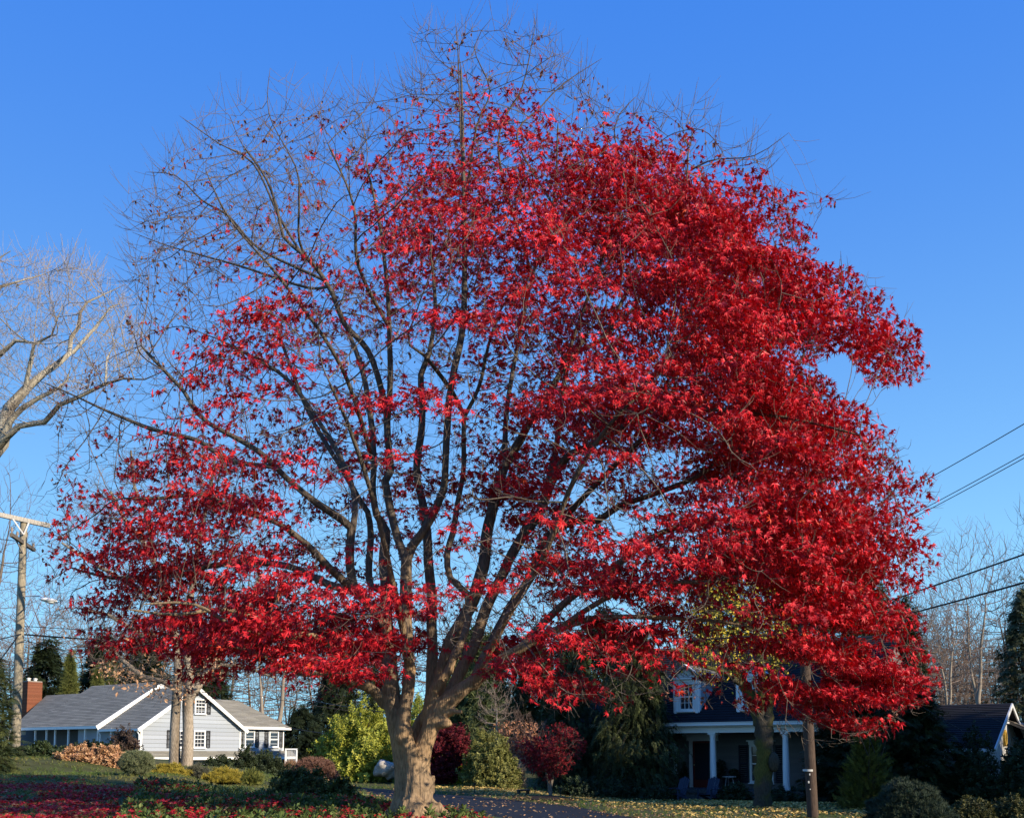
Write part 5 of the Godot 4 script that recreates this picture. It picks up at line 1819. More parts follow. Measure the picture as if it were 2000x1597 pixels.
# the oak with two trunks and tan leaves in front of the grey house
func oak() -> void:
	rng.seed = 52
	var d := 30.0
	var pos := PackedVector3Array()
	var par := PackedInt32Array()
	var hr := PackedFloat32Array()
	var tubes := []
	for line in [[[341, 1512, 13], [340, 1470, 10.5], [341, 1420, 9.5], [344, 1370, 9], [348, 1310, 8.5], [343, 1250, 8], [330, 1190, 7], [312, 1120, 6], [280, 1060, 5], [240, 1010, 4], [215, 960, 2.5]],
			[[362, 1512, 13], [365, 1470, 11.5], [367, 1420, 10.5], [366, 1375, 10], [370, 1330, 9], [362, 1270, 8], [365, 1200, 7], [380, 1120, 6], [390, 1040, 5], [410, 960, 3.5], [420, 890, 2]],
			[[368, 1368, 8], [390, 1335, 7.5], [412, 1300, 7], [440, 1250, 6], [480, 1190, 5], [510, 1120, 3]],
			[[346, 1345, 6], [320, 1332, 5.5], [280, 1322, 5], [252, 1300, 4.5], [225, 1277, 4], [190, 1262, 3], [150, 1262, 2]],
			[[346, 1290, 6], [310, 1262, 5], [260, 1230, 4.5], [210, 1200, 3.5], [160, 1190, 2]],
			[[330, 1195, 5], [270, 1150, 4.5], [200, 1110, 4], [165, 1090, 3], [120, 1060, 2]],
			[[300, 1100, 4.5], [290, 1020, 4], [262, 950, 3], [255, 880, 2]],
			[[415, 1298, 5], [460, 1300, 4], [500, 1310, 3], [540, 1325, 2]]]:
		var w := PackedVector3Array()
		var r := PackedFloat32Array()
		var turn := rng.randf_range(-1.0, 1.0)
		for i in line.size():
			var dd: float = d + (turn * 0.2 * i if tubes.size() > 1 else 0.0)
			w.append(P(line[i][0], line[i][1], dd))
			r.append(line[i][2] * dd / F)
		var parent := -1
		var best := 1.0 if tubes.size() > 1 else 0.0
		for i in pos.size():
			if pos[i].distance_to(w[0]) < best:
				best = pos[i].distance_to(w[0])
				parent = i
		for i in w.size() - 1:
			var n := maxi(1, int(w[i].distance_to(w[i + 1]) / 0.3))
			for j in n:
				var t := float(j) / n
				pos.append(w[i].lerp(w[i + 1], t) + rdir() * 0.02)
				hr.append(lerpf(r[i], r[i + 1], t))
				par.append(parent)
				parent = pos.size() - 1
		tubes.append([w, r])
	var o := thing("oak_tree", "pale oak with two joined trunks and tan leaves in front of the grey house", "tree", Vector3(pos[0].x, 0, -d))
	var hand := pos.size()
	var goals := PackedVector3Array()
	while goals.size() < 1900:
		var e := Vector2(rng.randf_range(-1, 1), rng.randf_range(-1, 1))
		if e.length() > 1.0:
			continue
		goals.append(P(320 + e.x * 225, 1115 + e.y * 250, d + rng.randf_range(-3.2, 3.2)))
	var g := grow(pos, par, goals, 0.3, 2.4, 0.34, 60, Vector3(0, 0.05, 0))
	pos = g[0]
	par = g[1]
	var rr := thickness(par, 0.0052, 2.2, hr)
	for t in tubes:
		var b := MB.new()
		b.tube(t[0], t[1], 10, false, 0.05)
		for i in b.v.size():
			var m := smoothstep(-0.3, 0.2, noise.get_noise_3d(b.v[i].x * 1.7, b.v[i].y * 0.9, b.v[i].z * 1.7))
			b.c[i] = Color(0.25, 0.20, 0.15).lerp(Color(0.50, 0.42, 0.33), m)
		obj("trunk" if t[1][0] > 0.15 else "limb", b, M.bark, o).position = -o.position
	var a := MB.new()
	var thin := MB.new()
	a.col = Color(0.34, 0.29, 0.23)
	thin.col = Color(0.27, 0.22, 0.18)
	limbs_into(pos, par, rr, hand, a, thin, 0.012)
	var xf := []
	var cols := PackedColorArray()
	for i in range(hand, pos.size()):
		var px := Q(pos[i])
		if rr[i] < 0.009:
			for q in 2:
				var dd := ((pos[i] - pos[maxi(par[i], 0)]).normalized() * 0.6 + Vector3(0, 0.25, 0) + rdir() * 0.8).normalized()
				var l := rng.randf_range(0.25, 0.6)
				thin.tube(PackedVector3Array([pos[i], pos[i] + dd * l * 0.5 + rdir() * 0.04, pos[i] + dd * l]), PackedFloat32Array([0.005, 0.004, 0.002]), 3)
		var want := 4 if px.y > 1285.0 else (1 if px.y > 1180.0 and rng.randf() < 0.3 else 0)
		if noise.get_noise_3d(pos[i].x, pos[i].y, pos[i].z) < -0.12:
			want = 0
		for q in want:
			xf.append(Transform3D(frame((Vector3(0, -0.5, 0) + rdir()).normalized(), rdir()).scaled(Vector3.ONE * rng.randf_range(0.08, 0.17)), pos[i] + rdir() * 0.22))
			cols.append(vary(Color(0.42, 0.22, 0.12).lerp(Color(0.46, 0.30, 0.19), rng.randf()), 0.2))
	for pr in [["branches", a], ["twigs", thin]]:
		obj(pr[0], pr[1], M.bark, o, "stuff").position = -o.position
	scatter("leaves", MESH.oval_leaf, M.dry_leaf, xf, cols, o).position = -o.position
	# leaves held on the trunk by ivy-like shoots
	print("oak leaves ", xf.size())


func garden() -> void:
	var green := Color(0.035, 0.055, 0.018)
	var bright := Color(0.30, 0.34, 0.045)
	# on the left bank, from the left edge to the right
	conifer("juniper", "sunlit dark green juniper at the left edge, in front of the pole", -25, 1290, 1440, 125, 21, "plume", 2600, 0.26, Color(0.03, 0.05, 0.02), Color(0.10, 0.11, 0.03), {"rooted": true, "power": 0.35, "skirt": 0.02})
	for k in [[10, 95, "dark low hedge shrub at the left edge of the bank"], [85, 95, "dark low hedge shrub between the pole and the copper hedge"]]:
		shrub("hedge_shrub", k[2], k[0], 1453, 1492, k[1], 25.5, "rosette", 900, 0.2, Color(0.02, 0.035, 0.014), Color(0.055, 0.08, 0.03), {"group": "dark low hedge on the bank"})
	for k in [[145, 1458, 68, "copper leaved hedge shrub, left one of three"], [185, 1460, 62, "copper leaved hedge shrub, middle one of three"], [220, 1459, 50, "copper leaved hedge shrub beside the round clipped bush"]]:
		shrub("copper_shrub", k[3], k[0], k[1], 1497, k[2], 24.0, "rosette", 620, 0.15, Color(0.42, 0.22, 0.12), Color(0.55, 0.34, 0.19), {"lump": 0.3, "group": "copper leaved hedge on the bank"})
	shrub("dark_shrub", "dark thin leaved shrub in front of the grey house's side porch", 243, 1424, 1475, 56, 40, "rosette", 420, 0.25, Color(0.05, 0.035, 0.03), Color(0.09, 0.06, 0.045), {"mound": false, "lump": 0.4})
	shrub("dark_shrub", "dark low shrub behind the copper hedge, under the side porch", 180, 1450, 1480, 120, 34, "rosette", 700, 0.2, Color(0.02, 0.03, 0.014), green, {})
	shrub("round_bush", "round clipped grey green bush beside the oak", 270, 1464, 1512, 68, 19.5, "needles", 2600, 0.085, Color(0.10, 0.12, 0.06), Color(0.20, 0.22, 0.12), {"mound": false, "lump": 0.07})
	shrub("golden_heather", "golden green low mound in front of the oak's trunks", 330, 1490, 1516, 82, 24, "needles", 1500, 0.1, Color(0.24, 0.20, 0.03), Color(0.36, 0.28, 0.04), {"group": "golden low mounds on the bank"})
	shrub("low_mound", "small grey green mound between the two golden mounds", 388, 1493, 1512, 52, 25, "needles", 900, 0.09, Color(0.07, 0.075, 0.05), Color(0.13, 0.13, 0.09))
	shrub("golden_heather", "golden green low mound left of the small round shrub", 442, 1501, 1522, 84, 24, "needles", 1500, 0.1, Color(0.24, 0.20, 0.03), Color(0.36, 0.28, 0.04), {"group": "golden low mounds on the bank"})
	for k in [[430, 1482, 74, 33, "dark spiky evergreen shrub before the house, left one of three"], [482, 1470, 70, 34, "dark spiky evergreen shrub before the house, middle and darkest one"], [525, 1472, 72, 35, "dark spiky evergreen shrub at the grey house's right corner"]]:
		shrub("yew_shrub", k[4], k[0], k[1], 1522, k[2], k[3], "shoot", 900, 0.30, Color(0.025, 0.04, 0.02), Color(0.06, 0.08, 0.035), {"lump": 0.28, "lift": 0.9, "group": "dark spiky shrubs before the grey house"})
	shrub("small_round_shrub", "small round golden green shrub at the bank's crest", 495, 1499, 1538, 42, 20, "plume", 900, 0.11, Color(0.10, 0.12, 0.03), Color(0.24, 0.24, 0.06), {"mound": false, "lump": 0.12})
	shrub("russet_mound", "clipped reddish brown mound left of the yellow green shrub", 615, 1477, 1518, 100, 37, "needles", 2600, 0.17, Color(0.13, 0.06, 0.045), Color(0.24, 0.13, 0.09), {"lump": 0.06})
	shrub("russet_mound", "tan clipped mound at the grey house's right corner", 572, 1484, 1516, 50, 39, "needles", 1200, 0.17, Color(0.26, 0.15, 0.09), Color(0.36, 0.23, 0.14), {"lump": 0.06})
	shrub("spreading_shrub", "low spreading green shrub with pale leaf tips, left of the trunk", 588, 1503, 1578, 140, 14.2, "rosette", 1700, 0.11, Color(0.035, 0.055, 0.018), Color(0.12, 0.14, 0.05), {"lump": 0.18, "deep": 0.7})
	shrub("spreading_shrub", "low spreading green shrub touching the right of a larger one, at the trunk", 662, 1520, 1585, 84, 13.6, "rosette", 1000, 0.11, Color(0.035, 0.055, 0.018), Color(0.13, 0.15, 0.05), {"lump": 0.2, "deep": 0.8})
	# across the road
	shrub("yellow_shrub", "big yellow green sunlit shrub left of the maple's trunk", 712, 1378, 1520, 168, 47, "rosette", 3600, 0.34, Color(0.20, 0.23, 0.03), Color(0.42, 0.42, 0.07), {"lump": 0.22})
	shrub("yellow_shrub", "yellow green sunlit shrub seen through the maple's fork", 822, 1352, 1515, 100, 52, "rosette", 1500, 0.34, Color(0.16, 0.20, 0.03), Color(0.36, 0.38, 0.06), {"lump": 0.22})
	shrub("red_shrub", "dark red leaved shrub just right of the maple's trunk", 868, 1405, 1535, 100, 44, "rosette", 2600, 0.22, Color(0.07, 0.006, 0.011), Color(0.15, 0.011, 0.018), {"mound": false, "lump": 0.22})
	shrub("olive_shrub", "rounded olive green shrub between the two dark red plants", 958, 1432, 1538, 118, 42, "shoot", 2200, 0.34, Color(0.12, 0.13, 0.035), Color(0.27, 0.26, 0.08), {"lump": 0.16})
	shrub("yellow_shrub", "small bright yellow shrub at the foot of the olive green one", 902, 1478, 1538, 36, 44, "rosette", 500, 0.22, Color(0.36, 0.40, 0.05), Color(0.5, 0.5, 0.09), {"lump": 0.25})
	shrub("dry_grass_clump", "pale straw coloured clump left of the small dark red maple", 1012, 1485, 1540, 34, 44, "plume", 420, 0.4, Color(0.34, 0.26, 0.17), Color(0.44, 0.36, 0.26), {"lump": 0.2})
	shrub("clipped_yew", "round topped dark yew behind the small dark red maple", 1092, 1397, 1540, 84, 46, "needles", 3000, 0.22, Color(0.016, 0.028, 0.016), Color(0.04, 0.055, 0.03), {"lump": 0.08})
	bare_tree("copper_tree", "small tree with copper leaves behind the olive green shrub", 1012, 1380, 105, 56, 500, Color(0.25, 0.2, 0.17), {"leads": 3, "clear": 0.15, "leaf": Color(0.42, 0.22, 0.13), "leaf2": Color(0.34, 0.16, 0.09), "leaves": 1500, "leaf_size": 0.16, "leaf_top": 0.75, "gap": -0.05})
	bare_tree("young_tree", "slender bare young tree with a pale stem behind the olive shrub", 968, 1318, 90, 54, 260, Color(0.42, 0.38, 0.32), {"leads": 1, "clear": 0.35, "trunk": 0.09})
	# the small dark red maple
	bare_tree("small_red_maple", "small dark red maple on the lawn in a ring of mulch", 1074, 1412, 140, 34, 420, Color(0.28, 0.23, 0.19), {"leads": 3, "clear": 0.2, "trunk": 0.075, "leaf": Color(0.12, 0.007, 0.013), "leaf2": Color(0.26, 0.018, 0.022), "leaves": 3000, "leaf_size": 0.075, "leaf_mesh": "maple_leaf_0", "gap": -0.05, "fan": 0.3})
	var b := MB.new()
	b.col = Color(0.05, 0.03, 0.022)
	var c := G(1074, 34)
	for i in 22:
		var a0 := TAU * i / 22
		var a1 := TAU * (i + 1) / 22
		var q0 := c + Vector3(cos(a0) * 1.25, 0, sin(a0) * 1.5)
		var q1 := c + Vector3(cos(a1) * 1.25, 0, sin(a1) * 1.5)
		q0.y = H(q0.x, q0.z) + 0.03
		q1.y = H(q1.x, q1.z) + 0.03
		b.tri(c + Vector3(0, 0.12, 0), q0, q1)
		b.quad(q0, q0 - Vector3(0, 0.15, 0), q1 - Vector3(0, 0.15, 0), q1)
	var mu := obj("mulch_bed", b, M.earth, self, "structure")
	mu.set_meta("label", "dark ring of mulch under the small dark red maple")
	# before the porch
	for k in [[1130, 1518, 110, 41, "dark low shrub under the tall cedar"], [1215, 1520, 100, 41, "dark low shrub at the left end of the porch"], [1290, 1537, 70, 40.2, "dark low shrub left of the two blue chairs"], [1430, 1533, 70, 40.2, "dark low shrub before the porch, left of the mossy trunk"], [1530, 1540, 95, 40, "dark low shrub before the porch, right of the mossy trunk"], [1605, 1545, 80, 39, "dark low shrub behind the wooden pole"]]:
		shrub("foundation_shrub", k[4], k[0], k[1], 1570, k[2], k[3], "rosette", 700, 0.24, Color(0.018, 0.03, 0.013), Color(0.045, 0.065, 0.025), {"group": "dark low shrubs along the porch"})
	shrub("golden_cypress", "golden tipped cypress shrub right of the wooden pole", 1690, 1404, 1548, 132, 31, "plume", 2600, 0.30, Color(0.05, 0.06, 0.015), Color(0.20, 0.18, 0.03), {"cone": true, "lump": 0.2})
	shrub("round_bush", "large round dark bush at the lower right, left of the hedge", 1770, 1522, 1625, 180, 20, "needles", 5200, 0.12, Color(0.02, 0.034, 0.02), Color(0.06, 0.08, 0.05), {"lump": 0.09})
	for k in [[1890, 1556, 96, "clipped hedge shrub at the lower right, its left half"], [1972, 1553, 104, "clipped hedge shrub in the lower right corner"], [2060, 1556, 90, "clipped hedge shrub just beyond the lower right corner"]]:
		shrub("hedge_shrub", k[3], k[0], k[1], 1615, k[2], 21.5, "rosette", 1500, 0.12, Color(0.03, 0.04, 0.014), Color(0.12, 0.11, 0.035), {"lump": 0.1, "group": "clipped hedge at the lower right"})
	for k in [[1895, 1440, 1560, 100, 33, "dark round shrub in front of the low house's wall"], [1985, 1462, 1560, 90, 32, "dark shrub below the pale gable end at the right edge"], [1830, 1498, 1565, 70, 34, "dark shrub under the low house's window"]]:
		shrub("dark_shrub", k[5], k[0], k[1], k[2], k[3], k[4], "rosette", 1500, 0.22, Color(0.016, 0.028, 0.012), Color(0.05, 0.07, 0.03), {})
	# the yard tree with a mossy forked trunk and the last yellow leaves
	mossy_tree()
	# the pale boulders behind the trunk
	rng.seed = 61
	for k in [[757, 1490, 46, "pale boulder left of the maple's trunk"], [846, 1512, 34, "pale boulder just right of the maple's trunk"]]:
		var d := 45.0
		b = MB.new()
		b.col = Color(0.62, 0.58, 0.52)
		var r := Vector3(k[2] * 0.55 * d / F, 0.40, 0.5)
		b.ball(Vector3.ZERO, r, 10, 14)
		for i in b.v.size():
			var q := b.v[i]
			var f := 1.0 + 0.9 * noise.get_noise_3d(q.x * 1.6 + k[0], q.y * 1.3, q.z * 1.3) + 0.25 * noise.get_noise_3d(q.x * 4.0, q.y * 4.0, q.z * 4.0 + k[0])
			b.v[i] = q * f
		b.n.fill(Vector3.ZERO)
		for i in range(0, b.ix.size(), 3):
			var fn := (b.v[b.ix[i + 2]] - b.v[b.ix[i]]).cross(b.v[b.ix[i + 1]] - b.v[b.ix[i]])
			for j in 3:
				b.n[b.ix[i + j]] += fn
		for i in b.n.size():
			b.n[i] = b.n[i].normalized() if b.n[i].length() > 1e-9 else Vector3.UP
		var o := obj("boulder", b, M.stone, self)
		o.position = P(k[0], k[1] + 12, d)
		tag(o, k[3], "boulder", "pale boulders across the road")

func mossy_tree() -> void:
	rng.seed = 62
	var d := 30.0
	var foot := G(1490, d)
	var o := thing("yard_tree", "yellow leaved tree with a mossy forked trunk before the porch", "tree", foot)
	var pos := PackedVector3Array()
	var par := PackedInt32Array()
	var hr := PackedFloat32Array()
	var tubes := []
	for line in [[[1489, 1590, 24, 0], [1490, 1565, 18, 0], [1491, 1520, 16, 0], [1494, 1470, 17, 0], [1492, 1440, 16, 0], [1486, 1412, 14, 0], [1478, 1385, 13, 0], [1468, 1360, 12, .1], [1452, 1335, 10, .2], [1430, 1300, 8, .3], [1400, 1250, 6, .4], [1380, 1180, 4, .5]],
			[[1494, 1440, 15, 0], [1500, 1400, 12, 0], [1499, 1370, 11, -.1], [1506, 1340, 10, -.2], [1515, 1290, 8, -.3], [1530, 1220, 6, -.4], [1545, 1150, 4, -.5]],
			[[1482, 1392, 9, .1], [1490, 1330, 8, .5], [1480, 1250, 6, .8], [1470, 1160, 4, 1.0]],
			[[1452, 1338, 6, .2], [1410, 1310, 5, .8], [1370, 1300, 3, 1.2]]]:
		var w := PackedVector3Array()
		var r := PackedFloat32Array()
		for q in line:
			w.append(P(q[0], q[1], d - q[3]) - foot)
			r.append(q[2] * d / F)
		var parent := -1
		var best := 0.6
		for i in pos.size():
			if pos[i].distance_to(w[0]) < best:
				best = pos[i].distance_to(w[0])
				parent = i
		for i in w.size() - 1:
			var n := maxi(1, int(w[i].distance_to(w[i + 1]) / 0.3))
			for j in n:
				var t := float(j) / n
				pos.append(w[i].lerp(w[i + 1], t))
				hr.append(lerpf(r[i], r[i + 1], t))
				par.append(parent)
				parent = pos.size() - 1
		tubes.append([w, r])
	var hand := pos.size()
	var goals := PackedVector3Array()
	while goals.size() < 900:
		var e := rdir() * pow(rng.randf(), 0.4)
		goals.append(P(1440 + e.x * 150, 1220 + e.y * 125, d + e.z * 2.4) - foot)
	var g := grow(pos, par, goals, 0.25, 1.8, 0.3, 60, Vector3(0, 0.05, 0))
	pos = g[0]
	par = g[1]
	var rr := thickness(par, 0.006, 2.2, hr)
	for t in tubes:
		var b := MB.new()
		# burls and bumps along the old trunk
		var pts := PackedVector3Array()
		var rad := PackedFloat32Array()
		for i in t[0].size() - 1:
			for j in 5:
				pts.append(t[0][i].lerp(t[0][i + 1], j / 5.0))
				rad.append(lerpf(t[1][i], t[1][i + 1], j / 5.0) * (1.0 + 0.12 * sin(i * 3.1 + j * 1.3)))
		b.tube(pts, rad, 12, false, 0.07)
		for i in b.v.size():
			var m := smoothstep(-0.1, 0.3, noise.get_noise_3d(b.v[i].x * 1.6, b.v[i].y * 0.9, b.v[i].z * 1.6))
			b.c[i] = Color(0.085, 0.075, 0.06).lerp(Color(0.13, 0.125, 0.035), m)
		obj("trunk" if t[1][0] > 0.3 else "limb", b, M.bark, o)
	var b := MB.new()
	b.col = Color(0.09, 0.08, 0.06)
	var burl := P(1512, 1488, d - 0.25) - foot
	b.ball(burl, Vector3(0.17, 0.3, 0.17), 8, 10)
	obj("burl", b, M.bark, o)
	var a := MB.new()
	a.col = Color(0.12, 0.10, 0.085)
	limbs_into(pos, par, rr, hand, a, a, 0.01)
	obj("branches", a, M.bark, o, "stuff")
	var xf := []
	var cols := PackedColorArray()
	for i in range(hand, pos.size()):
		if rr[i] < 0.014 and noise.get_noise_3d(pos[i].x * 0.8 + 5.0, pos[i].y * 0.8, pos[i].z * 0.8) > -0.12:
			for q in 7:
				xf.append(Transform3D(frame((Vector3(0, -0.5, 0) + rdir()).normalized(), rdir()).scaled(Vector3.ONE * rng.randf_range(0.08, 0.15)), pos[i] + rdir() * 0.25))
				cols.append(vary(Color(0.66, 0.48, 0.04).lerp(Color(0.40, 0.35, 0.05), rng.randf()), 0.2))
	scatter("leaves", MESH.oval_leaf, M.leaf, xf, cols, o)


# ---------------------------------------------------------------- poles, wires, lamp
func wire(label: String, a: Vector3, c: Vector3, sag: float, r: float, group := "") -> void:
	var b := MB.new()
	var pts := PackedVector3Array()
	var rad := PackedFloat32Array()
	for i in 25:
		var t := i / 24.0
		pts.append(a.lerp(c, t) - Vector3(0, sag * 4.0 * t * (1.0 - t), 0))
		rad.append(r)
	b.tube(pts, rad, 5, true)
	tag(obj("overhead_wire", b, M.wire, self), label, "wire", group)

func poles_and_wires() -> void:
	rng.seed = 70
	# the weathered pole on the left
	var d := 33.0
	var foot := P(29, 1475, d)
	var top := P(46, 1014, d)
	var o := thing("utility_pole", "tall weathered grey utility pole with a crossarm at the left edge", "utility pole", foot)
	var b := MB.new()
	b.col = Color(0.46, 0.40, 0.30)
	b.tube(PackedVector3Array([Vector3(0, -0.6, 0), (top - foot) * 0.5, top - foot]), PackedFloat32Array([0.155, 0.14, 0.115]), 14, true)
	obj("pole", b, M.pole_wood, o)
	b = MB.new()
	b.col = Color(0.55, 0.52, 0.47)
	var arm_l := P(-75, 990, 31.6) - foot
	var arm_r := P(101, 1029, 33.7) - foot
	var fwd := Vector3(0, 0, 0.17)
	board(b, arm_l + fwd, arm_r + fwd, 0.12, 0.15)
	obj("crossarm", b, M.pole_wood, o)
	for s in [[62, 1024, 33.2], [31, 1016, 32.7]]:
		b = MB.new()
		b.col = Color(0.5, 0.5, 0.5)
		board(b, P(s[0], s[1], s[2]) - foot + Vector3(0, 0, 0.24), P(46, 1044, 32.85) - foot + Vector3(0, 0, 0.02), 0.015, 0.05)
		obj("brace", b, M.metal, o)
	b = MB.new()
	b.col = Color(0.22, 0.19, 0.16)
	board(b, P(21, 1044, 31.4) - foot, P(66, 1074, 34.6) - foot, 0.1, 0.12)
	var lower := obj("lower_crossarm", b, M.pole_wood, o)
	for s in [[33, 1072, 32.4], [57, 1060, 33.6]]:
		b = MB.new()
		b.col = Color(0.2, 0.18, 0.16)
		board(b, P(s[0] - 3, s[1] - 18, s[2]) - foot, P(44, 1080, 32.9) - foot, 0.02, 0.05)
		obj("brace", b, M.metal, lower)
	for s in [[22, 1040, 31.5], [64, 1070, 34.4], [33, 1048, 32.3]]:
		b = MB.new()
		b.col = Color(0.25, 0.2, 0.17)
		var q := P(s[0], s[1], s[2]) - foot
		b.lathe(q, PackedVector2Array([Vector2(0.02, -0.03), Vector2(0.02, 0.05), Vector2(0.05, 0.07), Vector2(0.05, 0.1), Vector2(0.03, 0.12), Vector2(0.045, 0.14), Vector2(0.02, 0.18)]), 8)
		obj("insulator", b, M.paint, o)
	# the street lamp held by the pole
	var at := P(48, 1164, d - 0.1)
	var head := P(88, 1173, d - 1.2)
	var l := thing("street_lamp", "white street lamp head on a thin arm of the left utility pole", "street lamp", at)
	b = MB.new()
	b.col = Color(0.6, 0.62, 0.64)
	b.tube(PackedVector3Array([Vector3.ZERO, Vector3(0.25, 0.07, -0.2) + (head - at) * 0.2, (head - at) * 0.8 + Vector3(0, 0.09, 0), head - at + Vector3(0, 0.04, 0)]), PackedFloat32Array([0.025, 0.025, 0.025, 0.03]), 8, true)
	obj("arm", b, M.metal, l)
	b = MB.new()
	b.col = Color(0.75, 0.76, 0.76)
	b.ball(Vector3.ZERO, Vector3(0.30, 0.075, 0.14), 8, 14)
	var hd := obj("lamp_head", b, M.metal, l)
	hd.position = head - at + Vector3(0.1, 0.02, 0)
	hd.rotation.z = -0.12
	b = MB.new()
	b.col = Color(0.7, 0.72, 0.72)
	b.ball(Vector3(0.06, -0.05, 0), Vector3(0.16, 0.06, 0.1), 6, 12)
	obj("lens", b, M.paint, hd)
	wire("pale guy wire running down to the left from the left utility pole", P(36, 1240, d), P(-40, 1342, 30), 0.0, 0.022)
	# the wooden pole on the right, leaning a little
	d = 27.0
	foot = P(1591, 1640, d)
	top = P(1560, 1052, d)
	o = thing("wooden_pole", "leaning brown wooden utility pole in front of the porch house", "utility pole", foot)
	b = MB.new()
	b.col = Color(0.12, 0.085, 0.065)
	b.tube(PackedVector3Array([Vector3(0, -0.4, 0), (top - foot) * 0.5, top - foot]), PackedFloat32Array([0.155, 0.14, 0.11]), 16, true)
	obj("pole", b, M.pole_wood, o)
	b = MB.new()
	b.col = Color(0.17, 0.13, 0.10)
	board(b, P(1500, 1085, 28.4) - foot, P(1625, 1085, 25.6) - foot, 0.11, 0.14)
	obj("crossarm", b, M.pole_wood, o)
	b = MB.new()
	b.col = Color(0.5, 0.5, 0.47)
	b.tube(PackedVector3Array([P(1580, 1506, d) - foot, P(1580, 1502, d) - foot]), PackedFloat32Array([0.162, 0.162]), 16, true)
	obj("band", b, M.metal, o)
	for k in [[1582, 1512, .03, .05], [1580, 1527, .04, .06], [1583, 1541, .025, .03]]:
		b = MB.new()
		b.col = Color(0.42, 0.42, 0.4)
		b.box(P(k[0], k[1], d - 0.155) - foot, Vector3(k[2], k[3], 0.015))
		obj("tag_plate", b, M.metal, o)
	var g1 := "guy wires of the wooden pole"
	wire("steep guy wire beside the wooden pole, the one nearest to it", P(1575, 1180, 27), P(1696, 1476, 28.0), 0.0, 0.012, g1)
	wire("second guy wire from the wooden pole, a little steeper and to the right", P(1580, 1090, 27), P(1709, 1470, 28.4), 0.0, 0.012, g1)
	wire("third guy wire, slanting towards the dark cypress", P(1580, 1270, 27), P(1790, 1422, 30), 0.05, 0.011, g1)
	wire("fourth guy wire, slanting towards the low roof", P(1582, 1240, 27), P(1905, 1442, 34), 0.05, 0.011, g1)
	wire("fifth wire, sloping over the low house's ridge", P(1582, 1215, 27), P(1960, 1412, 37), 0.1, 0.008)
	# the line along the street
	wire("uppermost single wire in the sky at the right", P(1570, 1062, 27), P(2300, 648, 14), 0.12, 0.009)
	wire("upper one of the close pair of wires in the right sky", P(1600, 1095, 26), P(2300, 716, 13.6), 0.1, 0.008)
	wire("lower one of the close pair of wires in the right sky", P(1596, 1104, 26), P(2300, 724, 13.6), 0.1, 0.008)
	wire("upper thick black cable crossing the bare trees on the right", P(1572, 1226, 26.8), P(2300, 975, 14), 0.05, 0.017)
	wire("lower thick black cable crossing the bare trees on the right", P(1574, 1249, 26.8), P(2300, 1052, 14), 0.05, 0.019)
	wire("thick black cable from the left pole, passing behind the maple's left skirt", P(47, 1239, 32.9), P(1570, 1236, 27), 0.45, 0.028)
	wire("thin wire just above the thick cable at the left pole", P(47, 1223, 32.9), P(1570, 1205, 27), 0.4, 0.012)
	wire("thin wire under the thick cable behind the oak", P(47, 1250, 32.9), P(700, 1390, 45), 0.25, 0.012)
	wire("pale service wire in front of the dark hemlocks", P(560, 1358, 60), P(845, 1402, 40), 0.1, 0.02)
	wire("service wire from the grey house's right corner", P(557, 1420, 72), P(700, 1440, 60), 0.05, 0.025)
	wire("upper wire running off the left edge from the left pole", P(30, 1056, 32), P(-200, 1000, 20), 0.1, 0.012)
	wire("middle wire running off the left edge from the left pole", P(44, 1110, 32.9), P(-200, 1040, 22), 0.1, 0.012)
	wire("lower thick wire running off the left edge from the left pole", P(40, 1238, 32.9), P(-200, 1270, 22), 0.1, 0.02)


# ---------------------------------------------------------------- things on and before the porch
func porch_at(x: float, y: float, z: float) -> Vector3:
	return Vector3(8.51, 0, -42) + Basis(Vector3.UP, deg_to_rad(-35)) * Vector3(x, y, z)

